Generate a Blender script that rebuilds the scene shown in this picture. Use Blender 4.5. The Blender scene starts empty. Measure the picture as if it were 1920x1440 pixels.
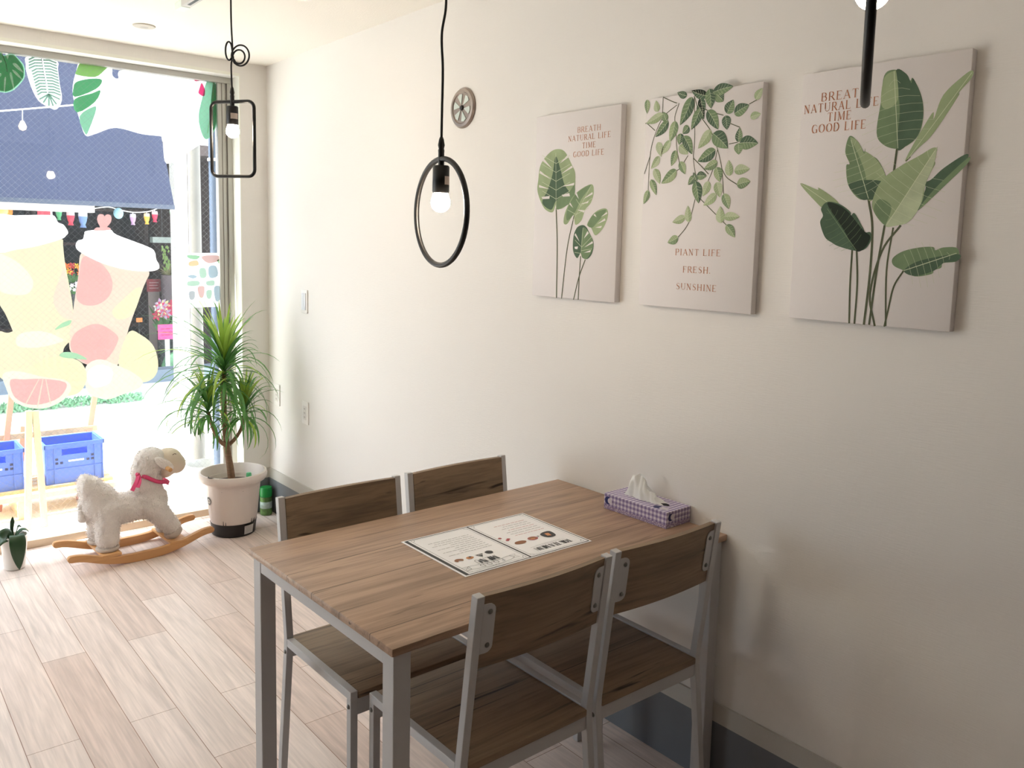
import bpy, bmesh, math, random
from mathutils import Vector, Matrix, noise
from mathutils.geometry import tessellate_polygon, delaunay_2d_cdt
random.seed(7)
PI = math.pi
S = bpy.context.scene
COL = S.collection

# ------------------------------------------------------------------ camera
F_PX, CX, CY = 1562.855, 947.05, 639.58
CAM = Vector((-1.9162, -0.0416, 1.5333))
YAW, PITCH, ROLL = 0.6856, -0.1131, 0.0227
cy_, sy_, cp_, sp_ = math.cos(YAW), math.sin(YAW), math.cos(PITCH), math.sin(PITCH)
FWD = Vector((sy_*cp_, cy_*cp_, sp_)); R0 = Vector((cy_, -sy_, 0)); U0 = R0.cross(FWD)
RGT = R0*math.cos(ROLL) + U0*math.sin(ROLL)
UPV = -R0*math.sin(ROLL) + U0*math.cos(ROLL)
cd = bpy.data.cameras.new('camera'); cam = bpy.data.objects.new('camera', cd); COL.objects.link(cam)
cam.matrix_world = Matrix(((RGT.x, UPV.x, -FWD.x, CAM.x), (RGT.y, UPV.y, -FWD.y, CAM.y), (RGT.z, UPV.z, -FWD.z, CAM.z), (0, 0, 0, 1)))
cd.sensor_width = 36; cd.sensor_fit = 'HORIZONTAL'; cd.lens = F_PX/1920*36
cd.shift_x = (960-CX)/1920; cd.shift_y = (CY-720)/1920; cd.clip_start = .02; cd.clip_end = 200
S.camera = cam

# ------------------------------------------------------------------ world, sun, exposure
S.view_settings.view_transform = 'Standard'; S.view_settings.look = 'None'
S.view_settings.gamma = 1; S.view_settings.use_curve_mapping = False
S.view_settings.exposure = 0.94
W = bpy.data.worlds.new('sky'); S.world = W; W.use_nodes = True
bg = W.node_tree.nodes['Background']; bg.inputs[0].default_value = (.86, .93, 1, 1); bg.inputs[1].default_value = 3.0
sd = bpy.data.lights.new('sun', 'SUN'); sun = bpy.data.objects.new('sun', sd); COL.objects.link(sun)
sd.energy = 10.0; sd.angle = math.radians(.6); sd.color = (1, .97, .9)
sun.rotation_euler = Vector((.5, -.05, -.86)).to_track_quat('-Z', 'Y').to_euler()
pd = bpy.data.lights.new('window_portal', 'AREA'); po = bpy.data.objects.new('window_portal', pd); COL.objects.link(po)
pd.shape = 'RECTANGLE'; pd.size = 4.96; pd.size_y = 2.4; pd.cycles.is_portal = True
po.location = (-2.63, 4.60, 1.2); po.rotation_euler = (-PI/2, 0, 0)
S.cycles.use_denoising = True
S.cycles.max_bounces = 10; S.cycles.diffuse_bounces = 6; S.cycles.transparent_max_bounces = 16
S.cycles.sample_clamp_indirect = 6

YC, HC = 4.397, 2.472          # window wall plane, ceiling height
GY = 4.52                      # glass plane

# ------------------------------------------------------------------ unprojecting measured points onto a known plane
def ray(x, y): return FWD + RGT*((x-CX)/F_PX) - UPV*((y-CY)/F_PX)
def on(ax, v, x, y):
    d = ray(x, y); return CAM + d*((v-CAM[ax])/d[ax])

# ------------------------------------------------------------------ materials
MATS = {}
def lin(c):
    return tuple(((v/255+.055)/1.055)**2.4 if v/255 > .04045 else v/255/12.92 for v in c)
class NT:
    def __init__(s, m): s.t = m.node_tree; s.n = s.t.nodes; s.l = s.t.links; s.b = s.n.get('Principled BSDF')
    def new(s, k, **kw):
        n = s.n.new(k)
        for a, v in kw.items():
            if hasattr(n, a): setattr(n, a, v)
        return n
    def link(s, a, b): s.l.new(a, b)
def mat(name, rgb=(200, 200, 200), rough=.5, metal=0, emit=0, bump=0, bscale=60, var=0, vscale=8, sheen=0, trans=0, spec=.5, stretch=(1, 1, 1)):
    if name in MATS: return MATS[name]
    m = bpy.data.materials.new(name); m.use_nodes = True; t = NT(m); b = t.b
    c = lin(rgb); b.inputs['Base Color'].default_value = (*c, 1)
    b.inputs['Roughness'].default_value = rough; b.inputs['Metallic'].default_value = metal
    b.inputs['Specular IOR Level'].default_value = spec
    if sheen: b.inputs['Sheen Weight'].default_value = sheen
    if emit: b.inputs['Emission Color'].default_value = (*c, 1); b.inputs['Emission Strength'].default_value = emit
    if bump or var:
        tc = t.new('ShaderNodeTexCoord'); mp = t.new('ShaderNodeMapping'); mp.inputs['Scale'].default_value = stretch
        t.link(tc.outputs['Object'], mp.inputs[0])
    if bump:
        no = t.new('ShaderNodeTexNoise'); no.inputs['Scale'].default_value = bscale; no.inputs['Detail'].default_value = 3
        t.link(mp.outputs[0], no.inputs['Vector'])
        bp = t.new('ShaderNodeBump'); bp.inputs['Strength'].default_value = bump; bp.inputs['Distance'].default_value = .004
        t.link(no.outputs['Fac'], bp.inputs['Height']); t.link(bp.outputs[0], b.inputs['Normal'])
    if var:
        no = t.new('ShaderNodeTexNoise'); no.inputs['Scale'].default_value = vscale; no.inputs['Detail'].default_value = 4
        t.link(mp.outputs[0], no.inputs['Vector'])
        r = t.new('ShaderNodeMapRange'); r.inputs[1].default_value = .3; r.inputs[2].default_value = .7
        r.inputs[3].default_value = 1-var; r.inputs[4].default_value = 1+var
        t.link(no.outputs['Fac'], r.inputs[0])
        mx = t.new('ShaderNodeVectorMath', operation='SCALE'); mx.inputs[0].default_value = c
        t.link(r.outputs[0], mx.inputs['Scale']); t.link(mx.outputs[0], b.inputs['Base Color'])
    if trans:
        tr = t.new('ShaderNodeBsdfTranslucent'); tr.inputs[0].default_value = (*c, 1)
        mix = t.new('ShaderNodeMixShader'); mix.inputs[0].default_value = trans
        t.link(b.outputs[0], mix.inputs[1]); t.link(tr.outputs[0], mix.inputs[2])
        t.link(mix.outputs[0], t.n['Material Output'].inputs[0])
    MATS[name] = m
    return m

def wood(name, base, dark, axis=0, scale=1.0, planks=None, streak=.5, rough=.5, rnd=True):
    """laminate wood, the grain runs along the given axis; planks = width of the board pattern across the grain"""
    m = bpy.data.materials.new(name); m.use_nodes = True; t = NT(m); b = t.b
    b.inputs['Roughness'].default_value = rough; b.inputs['Specular IOR Level'].default_value = .35
    tc = t.new('ShaderNodeTexCoord'); oi = t.new('ShaderNodeObjectInfo')
    ad = t.new('ShaderNodeVectorMath', operation='ADD'); t.link(tc.outputs['Object'], ad.inputs[0])
    if rnd:
        sc0 = t.new('ShaderNodeVectorMath', operation='SCALE'); sc0.inputs[0].default_value = (7, 5, 3)
        t.link(oi.outputs['Random'], sc0.inputs['Scale']); t.link(sc0.outputs[0], ad.inputs[1])
    def noi(sx, sy, detail, dist):
        mp = t.new('ShaderNodeMapping'); v = [sy, sy, sy]; v[axis] = sx; mp.inputs['Scale'].default_value = v
        n = t.new('ShaderNodeTexNoise'); n.inputs['Scale'].default_value = scale; n.inputs['Detail'].default_value = detail
        n.inputs['Distortion'].default_value = dist
        t.link(ad.outputs[0], mp.inputs[0]); t.link(mp.outputs[0], n.inputs['Vector']); return n.outputs['Fac']
    fine = noi(6, 160, 4, .3); mid = noi(2.2, 26, 5, .8); crack = noi(2.6, 38, 3, .6)
    def rng(x, a, b_, c, d):
        r = t.new('ShaderNodeMapRange'); t.link(x, r.inputs[0])
        for i, v in enumerate((a, b_, c, d)): r.inputs[i+1].default_value = v
        return r.outputs[0]
    def mul(a, b_):
        n = t.new('ShaderNodeMath', operation='MULTIPLY'); t.link(a, n.inputs[0])
        if isinstance(b_, float): n.inputs[1].default_value = b_
        else: t.link(b_, n.inputs[1])
        return n.outputs[0]
    f = mul(rng(fine, .3, .7, .86, 1.1), rng(mid, .3, .72, .74, 1.18))
    f = mul(f, rng(crack, .30, .37, 1-streak, 1.0))
    if planks:
        sx = t.new('ShaderNodeSeparateXYZ'); t.link(tc.outputs['Object'], sx.inputs[0])
        o = sx.outputs[1 if axis == 0 else 0]
        wob = noi(1.2, 1.2, 2, 0)
        mm = t.new('ShaderNodeMath', operation='MULTIPLY_ADD'); t.link(wob, mm.inputs[0]); mm.inputs[1].default_value = .012; t.link(o, mm.inputs[2])
        md = t.new('ShaderNodeMath', operation='PINGPONG'); t.link(mm.outputs[0], md.inputs[0]); md.inputs[1].default_value = planks
        gate = rng(noi(2.0, 8, 2, 0), .47, .60, 0., 1.)
        ln = rng(md.outputs[0], 0., .0020, .28, 1.)
        lm = t.new('ShaderNodeMath', operation='MAXIMUM'); t.link(ln, lm.inputs[0]); t.link(gate, lm.inputs[1])
        f = mul(f, lm.outputs[0])
    cr = t.new('ShaderNodeMix', data_type='RGBA'); t.link(rng(f, .3, 1.05, 0, 1), cr.inputs[0])
    cr.inputs[6].default_value = (*lin(dark), 1); cr.inputs[7].default_value = (*lin(base), 1)
    t.link(cr.outputs[2], b.inputs['Base Color'])
    bp = t.new('ShaderNodeBump'); bp.inputs['Strength'].default_value = .12; bp.inputs['Distance'].default_value = .002
    t.link(f, bp.inputs['Height']); t.link(bp.outputs[0], b.inputs['Normal'])
    MATS[name] = m
    return m

M_METAL = mat('powder_coat_grey', (190, 190, 192), .38, 0, bump=.03, bscale=300)
M_OAK = wood('oak_laminate', (148, 126, 103), (50, 39, 30), 0, 1.0, .085, .62)
M_OAKTOP = wood('oak_laminate_boards', (184, 154, 130), (70, 52, 42), 0, 1.0, .0625, .55, .42)
M_BEECH = wood('beech', (214, 164, 112), (168, 116, 70), 0, .5, None, .15, .4)
M_BLACK = mat('black_paint', (16, 15, 15), .42)
M_CORD = mat('black_cord', (14, 13, 13), .6)
M_BULB = mat('bulb_glow', (255, 234, 208), .3, emit=100)
M_BULB2 = mat('bulb_glow_dimmer', (255, 232, 204), .3, emit=38)
M_WHITEP = mat('white_plastic', (238, 236, 232), .35)
M_SCREW = mat('screw_steel', (120, 120, 118), .3, .9)
M_ALU = mat('aluminium', (186, 184, 178), .42, .55, var=.04, vscale=3)
M_ALUD = mat('aluminium_gasket', (120, 114, 106), .5, .2)

# ------------------------------------------------------------------ mesh builder
class MB:
    def __init__(s): s.v = []; s.f = []; s.m = []; s.sm = []; s.mi = 0; s.smooth = False
    def vert(s, p): s.v.append(tuple(p)); return len(s.v)-1
    def face(s, idx): s.f.append(tuple(idx)); s.m.append(s.mi); s.sm.append(s.smooth)
    def box(s, x0, x1, y0, y1, z0, z1, M=None):
        c = [(x0, y0, z0), (x1, y0, z0), (x1, y1, z0), (x0, y1, z0), (x0, y0, z1), (x1, y0, z1), (x1, y1, z1), (x0, y1, z1)]
        if M is not None: c = [M @ Vector(p) for p in c]
        b = len(s.v); s.v += [tuple(p) for p in c]
        for q in ((0, 3, 2, 1), (4, 5, 6, 7), (0, 1, 5, 4), (1, 2, 6, 5), (2, 3, 7, 6), (3, 0, 4, 7)): s.face([b+i for i in q])
        return s
    def sweep(s, pts, prof, side=Vector((1, 0, 0)), closed=False, caps=True):
        """sweep a 2D profile (a along side, b across) along pts"""
        pts = [Vector(p) for p in pts]; n = len(pts); k = len(prof); base = len(s.v)
        for i, p in enumerate(pts):
            if closed: t = pts[(i+1) % n]-pts[i-1]
            else: t = pts[min(i+1, n-1)]-pts[max(i-1, 0)]
            t.normalize(); a = side-t*side.dot(t)
            if a.length < 1e-6: a = t.orthogonal()
            a.normalize(); b = t.cross(a)
            # keep the width through a bend
            sc = 1.0
            if 0 < i < n-1 or closed:
                d1 = (pts[i]-pts[i-1]).normalized(); c = max(.4, d1.dot(t)); sc = 1/c
            for (pa, pb) in prof: s.v.append(tuple(p+a*pa+b*pb*sc))
        for i in range(n if closed else n-1):
            j = (i+1) % n
            for q in range(k):
                r = (q+1) % k
                s.face((base+i*k+q, base+i*k+r, base+j*k+r, base+j*k+q))
        if caps and not closed:
            s.face([base+q for q in range(k)][::-1]); s.face([base+(n-1)*k+q for q in range(k)])
        return s
    def tube(s, pts, r, n=8, closed=False, side=None, caps=True):
        pts = [Vector(p) for p in pts]; N = len(pts); base = len(s.v)
        rad = r if isinstance(r, (list, tuple)) else [r]*N
        t0 = (pts[1]-pts[0]).normalized(); a = t0.orthogonal().normalized()
        for i, p in enumerate(pts):
            t = (pts[(i+1) % N]-pts[i-1]) if closed else (pts[min(i+1, N-1)]-pts[max(i-1, 0)])
            t.normalize(); a = (a-t*a.dot(t)).normalized(); b = t.cross(a)
            for q in range(n):
                w = 2*PI*q/n; s.v.append(tuple(p+(a*math.cos(w)+b*math.sin(w))*rad[i]))
        for i in range(N if closed else N-1):
            j = (i+1) % N
            for q in range(n):
                u = (q+1) % n; s.face((base+i*n+q, base+i*n+u, base+j*n+u, base+j*n+q))
        if caps and not closed:
            s.face([base+q for q in range(n)][::-1]); s.face([base+(N-1)*n+q for q in range(n)])
        return s
    def lathe(s, prof, n=32, c=(0, 0, 0), M=None, caps=True):
        base = len(s.v); k = len(prof)
        for i in range(n):
            w = 2*PI*i/n
            for r, z in prof:
                p = Vector((c[0]+r*math.cos(w), c[1]+r*math.sin(w), c[2]+z))
                s.v.append(tuple(M @ p if M is not None else p))
        for i in range(n):
            j = (i+1) % n
            for q in range(k-1): s.face((base+i*k+q, base+j*k+q, base+j*k+q+1, base+i*k+q+1))
        if caps:
            if prof[0][0] > 1e-5: s.face([base+i*k for i in range(n)][::-1])
            if prof[-1][0] > 1e-5: s.face([base+i*k+k-1 for i in range(n)])
        return s
    def ell(s, c, r, n=16, M=None):
        prof = [(math.sin(PI*i/n), -math.cos(PI*i/n)) for i in range(n+1)]; base = len(s.v); k = n+1; m = 2*n
        for i in range(m):
            w = 2*PI*i/m
            for a, z in prof:
                p = Vector((a*math.cos(w)*r[0], a*math.sin(w)*r[1], z*r[2]))
                if M is not None: p = M @ p
                s.v.append(tuple(p+Vector(c)))
        for i in range(m):
            j = (i+1) % m
            for q in range(n): s.face((base+i*k+q, base+j*k+q, base+j*k+q+1, base+i*k+q+1))
        return s
    def prism(s, poly, f0, f1):
        """2D outline, f0 and f1 map (u,v) to the two faces"""
        n = len(poly); A = [s.vert(f0(*p)) for p in poly]; B = [s.vert(f1(*p)) for p in poly]
        for tri in tessellate_polygon([[Vector((p[0], p[1], 0)) for p in poly]]):
            s.face([A[i] for i in tri][::-1]); s.face([B[i] for i in tri])
        for i in range(n): j = (i+1) % n; s.face((A[i], A[j], B[j], B[i]))
        return s
    def poly(s, pts):
        b = [s.vert(p) for p in pts]
        ax = [Vector(p) for p in pts]
        for tri in tessellate_polygon([ax]): s.face([b[i] for i in tri])
        return s
    def mesh(s, name):
        me = bpy.data.meshes.new(name); me.from_pydata(s.v, [], s.f)
        bm = bmesh.new(); bm.from_mesh(me)
        bmesh.ops.remove_doubles(bm, verts=bm.verts, dist=1e-6)
        bmesh.ops.recalc_face_normals(bm, faces=bm.faces); bm.to_mesh(me); bm.free()
        return me
    def build(s, name, mats, parent=None, bevel=0, smooth=None, seg=2):
        me = bpy.data.meshes.new(name); me.from_pydata(s.v, [], s.f)
        if not isinstance(mats, (list, tuple)): mats = [mats]
        for m in mats: me.materials.append(m)
        me.polygons.foreach_set('material_index', s.m)
        bm = bmesh.new(); bm.from_mesh(me); bmesh.ops.remove_doubles(bm, verts=bm.verts, dist=1e-6)
        bmesh.ops.recalc_face_normals(bm, faces=bm.faces)
        if bevel:
            ed = [e for e in bm.edges if len(e.link_faces) == 2 and e.calc_face_angle() > .6]
            bmesh.ops.bevel(bm, geom=ed, offset=bevel, segments=seg, affect='EDGES', profile=.5, clamp_overlap=True)
        bm.to_mesh(me); bm.free()
        if smooth:
            me.polygons.foreach_set('use_smooth', [True]*len(me.polygons))
            if smooth is not True: me.set_sharp_from_angle(angle=smooth)
        o = bpy.data.objects.new(name, me); COL.objects.link(o)
        if parent is not None: o.parent = parent
        return o

def thing(name, label, cat, loc=(0, 0, 0), rz=0, group=None):
    o = bpy.data.objects.new(name, None); COL.objects.link(o); o.location = loc; o.rotation_euler = (0, 0, rz)
    o.empty_display_size = .1
    return tag(o, label, cat, group)
def tag(o, label, cat, group=None):
    o['label'] = label; o['category'] = cat
    if group: o['group'] = group
    return o
def struct(o):
    o['kind'] = 'structure'; return o
def sempty(name, loc=(0, 0, 0)):
    o = bpy.data.objects.new(name, None); COL.objects.link(o); o.location = loc; o['kind'] = 'structure'; return o
def dup(root, loc, rz, label, group=None):
    r = root.copy(); COL.objects.link(r); r.location = loc; r.rotation_euler = (0, 0, rz); r['label'] = label
    if group: r['group'] = group
    for ch in list(root.children):
        c = ch.copy(); COL.objects.link(c); c.parent = r
        for g in list(ch.children):
            d = g.copy(); COL.objects.link(d); d.parent = c
    return r
def box_obj(name, dims, m, parent=None, bevel=0):
    return MB().box(*dims).build(name, m, parent, bevel)
def smoothpath(pts, n=8, closed=False):
    P = [Vector(p) for p in pts]; out = []; N = len(P)
    for i in range(N if closed else N-1):
        p1, p2 = P[i], P[(i+1) % N]
        p0 = P[i-1] if (closed or i > 0) else p1*2-p2
        p3 = P[(i+2) % N] if (closed or i+2 < N) else p2*2-p1
        for k in range(n):
            t = k/n
            out.append(.5*((2*p1)+(p2-p0)*t+(2*p0-5*p1+4*p2-p3)*t*t+(3*p1-p0-3*p2+p3)*t**3))
    if not closed: out.append(P[-1])
    return out

# ------------------------------------------------------------------ flat drawing on a plane
class Draw:
    """flat print: 2D shapes in layers, each a little in front of the last"""
    def __init__(s, to3, step=.00001): s.to3 = to3; s.mb = MB(); s.mats = []; s.h = 0; s.step = step
    def use(s, m):
        if m not in s.mats: s.mats.append(m)
        s.mb.mi = s.mats.index(m); return s
    def fill(s, pts, m):
        s.use(m); s.h += s.step; s.mb.poly([s.to3(p[0], p[1], s.h) for p in pts]); return s
    def fills(s, polys, m):
        s.use(m); s.h += s.step
        for pts in polys: s.mb.poly([s.to3(p[0], p[1], s.h) for p in pts])
        return s
    def line(s, pts, w, m, taper=False): return s.lines([pts], w, m, taper)
    def lines(s, many, w, m, taper=False):
        s.use(m); s.h += s.step
        for pts in many:
            P = [Vector((p[0], p[1])) for p in pts]; n = len(P); L = []; Rr = []
            for i in range(n):
                t = P[min(i+1, n-1)]-P[max(i-1, 0)]
                if t.length < 1e-9: t = Vector((1, 0))
                t.normalize(); nn = Vector((-t.y, t.x)); ww = w*.5*((1-.75*i/(n-1)) if taper else 1)
                L.append(s.mb.vert(s.to3(*(P[i]+nn*ww), s.h))); Rr.append(s.mb.vert(s.to3(*(P[i]-nn*ww), s.h)))
            for i in range(n-1): s.mb.face((L[i], L[i+1], Rr[i+1], Rr[i]))
        return s
    def disc(s, c, r, m, n=20, r2=None, rot=0):
        r2 = r2 or r; pts = []
        for i in range(n):
            a = 2*PI*i/n; x, y = r*math.cos(a), r2*math.sin(a)
            pts.append((c[0]+x*math.cos(rot)-y*math.sin(rot), c[1]+x*math.sin(rot)+y*math.cos(rot)))
        return s.fill(pts, m)
    def build(s, name, parent=None):
        return s.mb.build(name, s.mats, parent)
def arc(cx, cy, rx, ry, a0, a1, n=10):
    return [(cx+rx*math.cos(math.radians(a0+(a1-a0)*i/n)), cy+ry*math.sin(math.radians(a0+(a1-a0)*i/n))) for i in range(n+1)]
def smooth2(pts, n=6, closed=True):
    return [(p.x, p.y) for p in smoothpath([(a, b, 0) for a, b in pts], n, closed)]
# a small serif alphabet: (thick strokes, thin strokes, serif points, advance)
GL = {
 'A': ([[(.34, 1), (.64, 0)]], [[(.34, 1), (.06, 0)], [(.16, .33), (.52, .33)]], [(.06, 0), (.64, 0)], .72),
 'B': ([[(.12, 0), (.12, 1)], arc(.32, .76, .2, .24, 60, -60), arc(.34, .27, .24, .27, 60, -60)], [[(.12, 1), (.38, 1)], [(.12, .53), (.4, .53)], [(.12, 0), (.4, 0)]], [], .66),
 'D': ([[(.12, 0), (.12, 1)], arc(.3, .5, .36, .5, 70, -70)], [[(.12, 1), (.4, 1)], [(.12, 0), (.4, 0)]], [], .76),
 'E': ([[(.12, 0), (.12, 1)]], [[(.12, 1), (.54, 1), (.54, .86)], [(.12, .52), (.44, .52)], [(.12, 0), (.56, 0), (.56, .15)]], [(.12, 0), (.12, 1)], .64),
 'F': ([[(.12, 0), (.12, 1)]], [[(.12, 1), (.54, 1), (.54, .84)], [(.12, .52), (.44, .52)]], [(.12, 0), (.12, 1)], .6),
 'G': ([arc(.4, .5, .32, .5, 110, 250), [(.64, .02), (.64, .4)]], [arc(.4, .5, .3, .5, 40, 110, 6), arc(.4, .5, .3, .5, 250, 320, 6)], [(.6, .42)], .76),
 'H': ([[(.12, 0), (.12, 1)], [(.62, 0), (.62, 1)]], [[(.12, .52), (.62, .52)]], [(.12, 0), (.12, 1), (.62, 0), (.62, 1)], .76),
 'I': ([[(.16, 0), (.16, 1)]], [], [(.16, 0), (.16, 1)], .34),
 'K': ([[(.12, 0), (.12, 1)], [(.28, .56), (.62, 0)]], [[(.12, .4), (.58, 1)]], [(.12, 0), (.12, 1), (.62, 0)], .7),
 'L': ([[(.12, 0), (.12, 1)]], [[(.12, 0), (.56, 0), (.56, .18)]], [(.12, 1), (.12, 0)], .62),
 'M': ([[(.14, 1), (.42, .05)], [(.76, 0), (.76, 1)]], [[(.12, 0), (.14, 1)], [(.42, .05), (.74, 1)]], [(.12, 0), (.76, 0), (.1, 1), (.78, 1)], .9),
 'N': ([[(.14, 1), (.62, 0)]], [[(.13, 0), (.13, 1)], [(.62, 0), (.62, 1)]], [(.13, 0), (.62, 1), (.1, 1)], .76),
 'O': ([arc(.4, .5, .32, .5, 125, 235), arc(.4, .5, .32, .5, -55, 55)], [arc(.4, .5, .32, .5, 50, 130), arc(.4, .5, .32, .5, 230, 310)], [], .8),
 'P': ([[(.12, 0), (.12, 1)], arc(.32, .73, .22, .27, 65, -65)], [[(.12, 1), (.4, 1)], [(.12, .46), (.4, .46)]], [(.12, 0), (.12, 1)], .62),
 'R': ([[(.12, 0), (.12, 1)], arc(.32, .74, .21, .26, 65, -65), [(.34, .48), (.64, 0)]], [[(.12, 1), (.4, 1)], [(.12, .48), (.4, .48)]], [(.12, 0), (.66, 0)], .7),
 'S': ([smooth2([(.14, .78), (.2, .6), (.4, .48), (.5, .3), (.46, .1)], 4, False)], [arc(.32, .78, .2, .22, 20, 180, 7), arc(.3, .2, .2, .2, 180, 330, 7)], [], .62),
 'T': ([[(.34, 0), (.34, 1)]], [[(.06, .84), (.06, 1), (.62, 1), (.62, .84)]], [(.34, 0)], .68),
 'U': ([[(.13, 1), (.13, .3)]], [arc(.38, .3, .25, .3, 180, 360), [(.63, .3), (.63, 1)]], [(.13, 1), (.63, 1)], .76),
 'X': ([[(.08, 1), (.62, 0)]], [[(.6, 1), (.08, 0)]], [(.08, 0), (.62, 0), (.08, 1), (.6, 1)], .7),
 '.': ([[(.1, 0), (.1, .12)]], [], [], .24), ' ': ([], [], [], .36), '-': ([[(.05, .45), (.35, .45)]], [], [], .45)}
def text(d, s, u0, v0, h, m, to=lambda u, v: (u, v), width=None, align='c', bold=.13, track=.08, serif=True):
    """lettering: (u0,v0) baseline anchor, h capital height, optional total width"""
    tot = sum(GL[c][3]+track for c in s)*h - track*h
    kx = (width/tot) if width else 1
    x = u0-(tot*kx/2 if align == 'c' else 0)
    thick, thin = [], []
    for c in s:
        g = GL[c]
        T = lambda p: to(x+p[0]*h*kx, v0+p[1]*h)
        thick += [[T(p) for p in st] for st in g[0]]; thin += [[T(p) for p in st] for st in g[1]]
        if serif: thin += [[T((p[0]-.09, p[1])), T((p[0]+.09, p[1]))] for p in g[2]]
        x += (g[3]+track)*h*kx
    d.lines(thick, bold*h, m); d.lines(thin, .055*h if serif else bold*h*.8, m)

# ================================================================== THE ROOM
def wallpaper():
    m = bpy.data.materials.new('woven_wallpaper'); m.use_nodes = True; t = NT(m); b = t.b
    b.inputs['Roughness'].default_value = .8; b.inputs['Specular IOR Level'].default_value = .2
    b.inputs['Base Color'].default_value = (*lin((233, 230, 226)), 1)
    tc = t.new('ShaderNodeTexCoord')
    def n(sc, scale):
        mp = t.new('ShaderNodeMapping'); mp.inputs['Scale'].default_value = sc; t.link(tc.outputs['Object'], mp.inputs[0])
        q = t.new('ShaderNodeTexNoise'); q.inputs['Scale'].default_value = scale; q.inputs['Detail'].default_value = 2
        t.link(mp.outputs[0], q.inputs['Vector']); return q.outputs['Fac']
    a = n((30, 30, 300), 1); c = n((160, 160, 30), 1)
    ad = t.new('ShaderNodeMath', operation='ADD'); t.link(a, ad.inputs[0]); t.link(c, ad.inputs[1])
    bp = t.new('ShaderNodeBump'); bp.inputs['Strength'].default_value = .16; bp.inputs['Distance'].default_value = .0025
    t.link(ad.outputs[0], bp.inputs['Height']); t.link(bp.outputs[0], b.inputs['Normal'])
    return m
M_WALL = wallpaper()
M_CEIL = mat('ceiling_paper', (240, 236, 228), .85, bump=.2, bscale=140, spec=.2)
def planks():
    m = bpy.data.materials.new('pale_plank_floor'); m.use_nodes = True; t = NT(m); b = t.b
    b.inputs['Specular IOR Level'].default_value = .4
    tc = t.new('ShaderNodeTexCoord'); mp = t.new('ShaderNodeMapping')
    mp.inputs['Rotation'].default_value = (0, 0, -PI/2); mp.inputs['Location'].default_value = (.13, -.0735+.1455*20, 0)
    t.link(tc.outputs['Object'], mp.inputs[0])
    br = t.new('ShaderNodeTexBrick'); br.offset = .37; br.offset_frequency = 2; br.squash = 1
    br.inputs['Scale'].default_value = 1; br.inputs['Brick Width'].default_value = .92; br.inputs['Row Height'].default_value = .1455
    br.inputs['Mortar Size'].default_value = .0012; br.inputs['Mortar Smooth'].default_value = .3; br.inputs['Bias'].default_value = 0
    br.inputs['Color1'].default_value = (*lin((216, 195, 184)), 1); br.inputs['Color2'].default_value = (*lin((236, 221, 213)), 1)
    br.inputs['Mortar'].default_value = (*lin((150, 112, 92)), 1)
    t.link(mp.outputs[0], br.inputs['Vector'])
    def noi(sc, det, dis):
        q = t.new('ShaderNodeMapping'); q.inputs['Scale'].default_value = sc; t.link(tc.outputs['Object'], q.inputs[0])
        n = t.new('ShaderNodeTexNoise'); n.inputs['Scale'].default_value = 1; n.inputs['Detail'].default_value = det; n.inputs['Distortion'].default_value = dis
        t.link(q.outputs[0], n.inputs['Vector']); return n.outputs['Fac']
    def mr(x, a, b_, c, d):
        r = t.new('ShaderNodeMapRange'); t.link(x, r.inputs[0])
        for i, v in enumerate((a, b_, c, d)): r.inputs[i+1].default_value = v
        return r.outputs[0]
    g1 = mr(noi((120, 5, 1), 4, .4), .3, .7, .88, 1.08); g2 = mr(noi((22, 1.6, 1), 4, 1.2), .3, .7, .86, 1.1)
    mm = t.new('ShaderNodeMath', operation='MULTIPLY'); t.link(g1, mm.inputs[0]); t.link(g2, mm.inputs[1])
    sc = t.new('ShaderNodeVectorMath', operation='SCALE'); t.link(br.outputs['Color'], sc.inputs[0]); t.link(mm.outputs[0], sc.inputs['Scale'])
    t.link(sc.outputs[0], b.inputs['Base Color'])
    t.link(mr(g2, .86, 1.1, .42, .34), b.inputs['Roughness'])
    bp = t.new('ShaderNodeBump'); bp.inputs['Strength'].default_value = .15; bp.inputs['Distance'].default_value = .002
    t.link(mm.outputs[0], bp.inputs['Height']); t.link(bp.outputs[0], b.inputs['Normal'])
    return m
M_FLOOR = planks()
XL, YB = -5.4, -.75
WX0, WX1, WZ = -5.1, -.152, 2.40     # window opening
struct(box_obj('floor', (XL, 0.0, YB, YC+.1, -.12, 0), M_FLOOR))
struct(box_obj('ceiling', (XL, 0.0, YB, YC+.1, HC, HC+.15), M_CEIL))
struct(box_obj('wall_right', (0, .15, YB, YC+.15, -.12, HC+.15), M_WALL))
M_DIM = mat('unseen_wall_dark', (50, 40, 34), .8, var=.08, vscale=3)  # unseen walls darkened, the rear one set close, to cut bounced light
struct(box_obj('wall_left', (XL-.15, XL, YB, YC+.15, -.12, HC+.15), M_DIM))
struct(box_obj('wall_back', (XL, 0, YB-.15, YB, -.12, HC+.15), M_DIM))
w = MB()
w.box(WX1, 0, YC, YC+.15, 0, HC); w.box(WX0, WX1, YC, YC+.15, WZ, HC); w.box(XL, WX0, YC, YC+.15, 0, HC)
struct(w.build('wall_front', M_WALL))
M_BB1 = mat('baseboard_slate', (112, 116, 122), .5); M_BB2 = mat('baseboard_pale_band', (196, 194, 188), .55)
bb = MB(); bb.mi = 0; bb.box(-.006, 0, YB, YC, 0, .1945); bb.mi = 1; bb.box(-.007, 0, YB, YC, .1945, .2515)
struct(bb.build('baseboard_right', [M_BB1, M_BB2]))
bb = MB(); bb.mi = 0; bb.box(WX1+.005, -.007, YC-.006, YC, 0, .1945); bb.mi = 1; bb.box(WX1+.005, -.007, YC-.007, YC, .1945, .2515)
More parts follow.
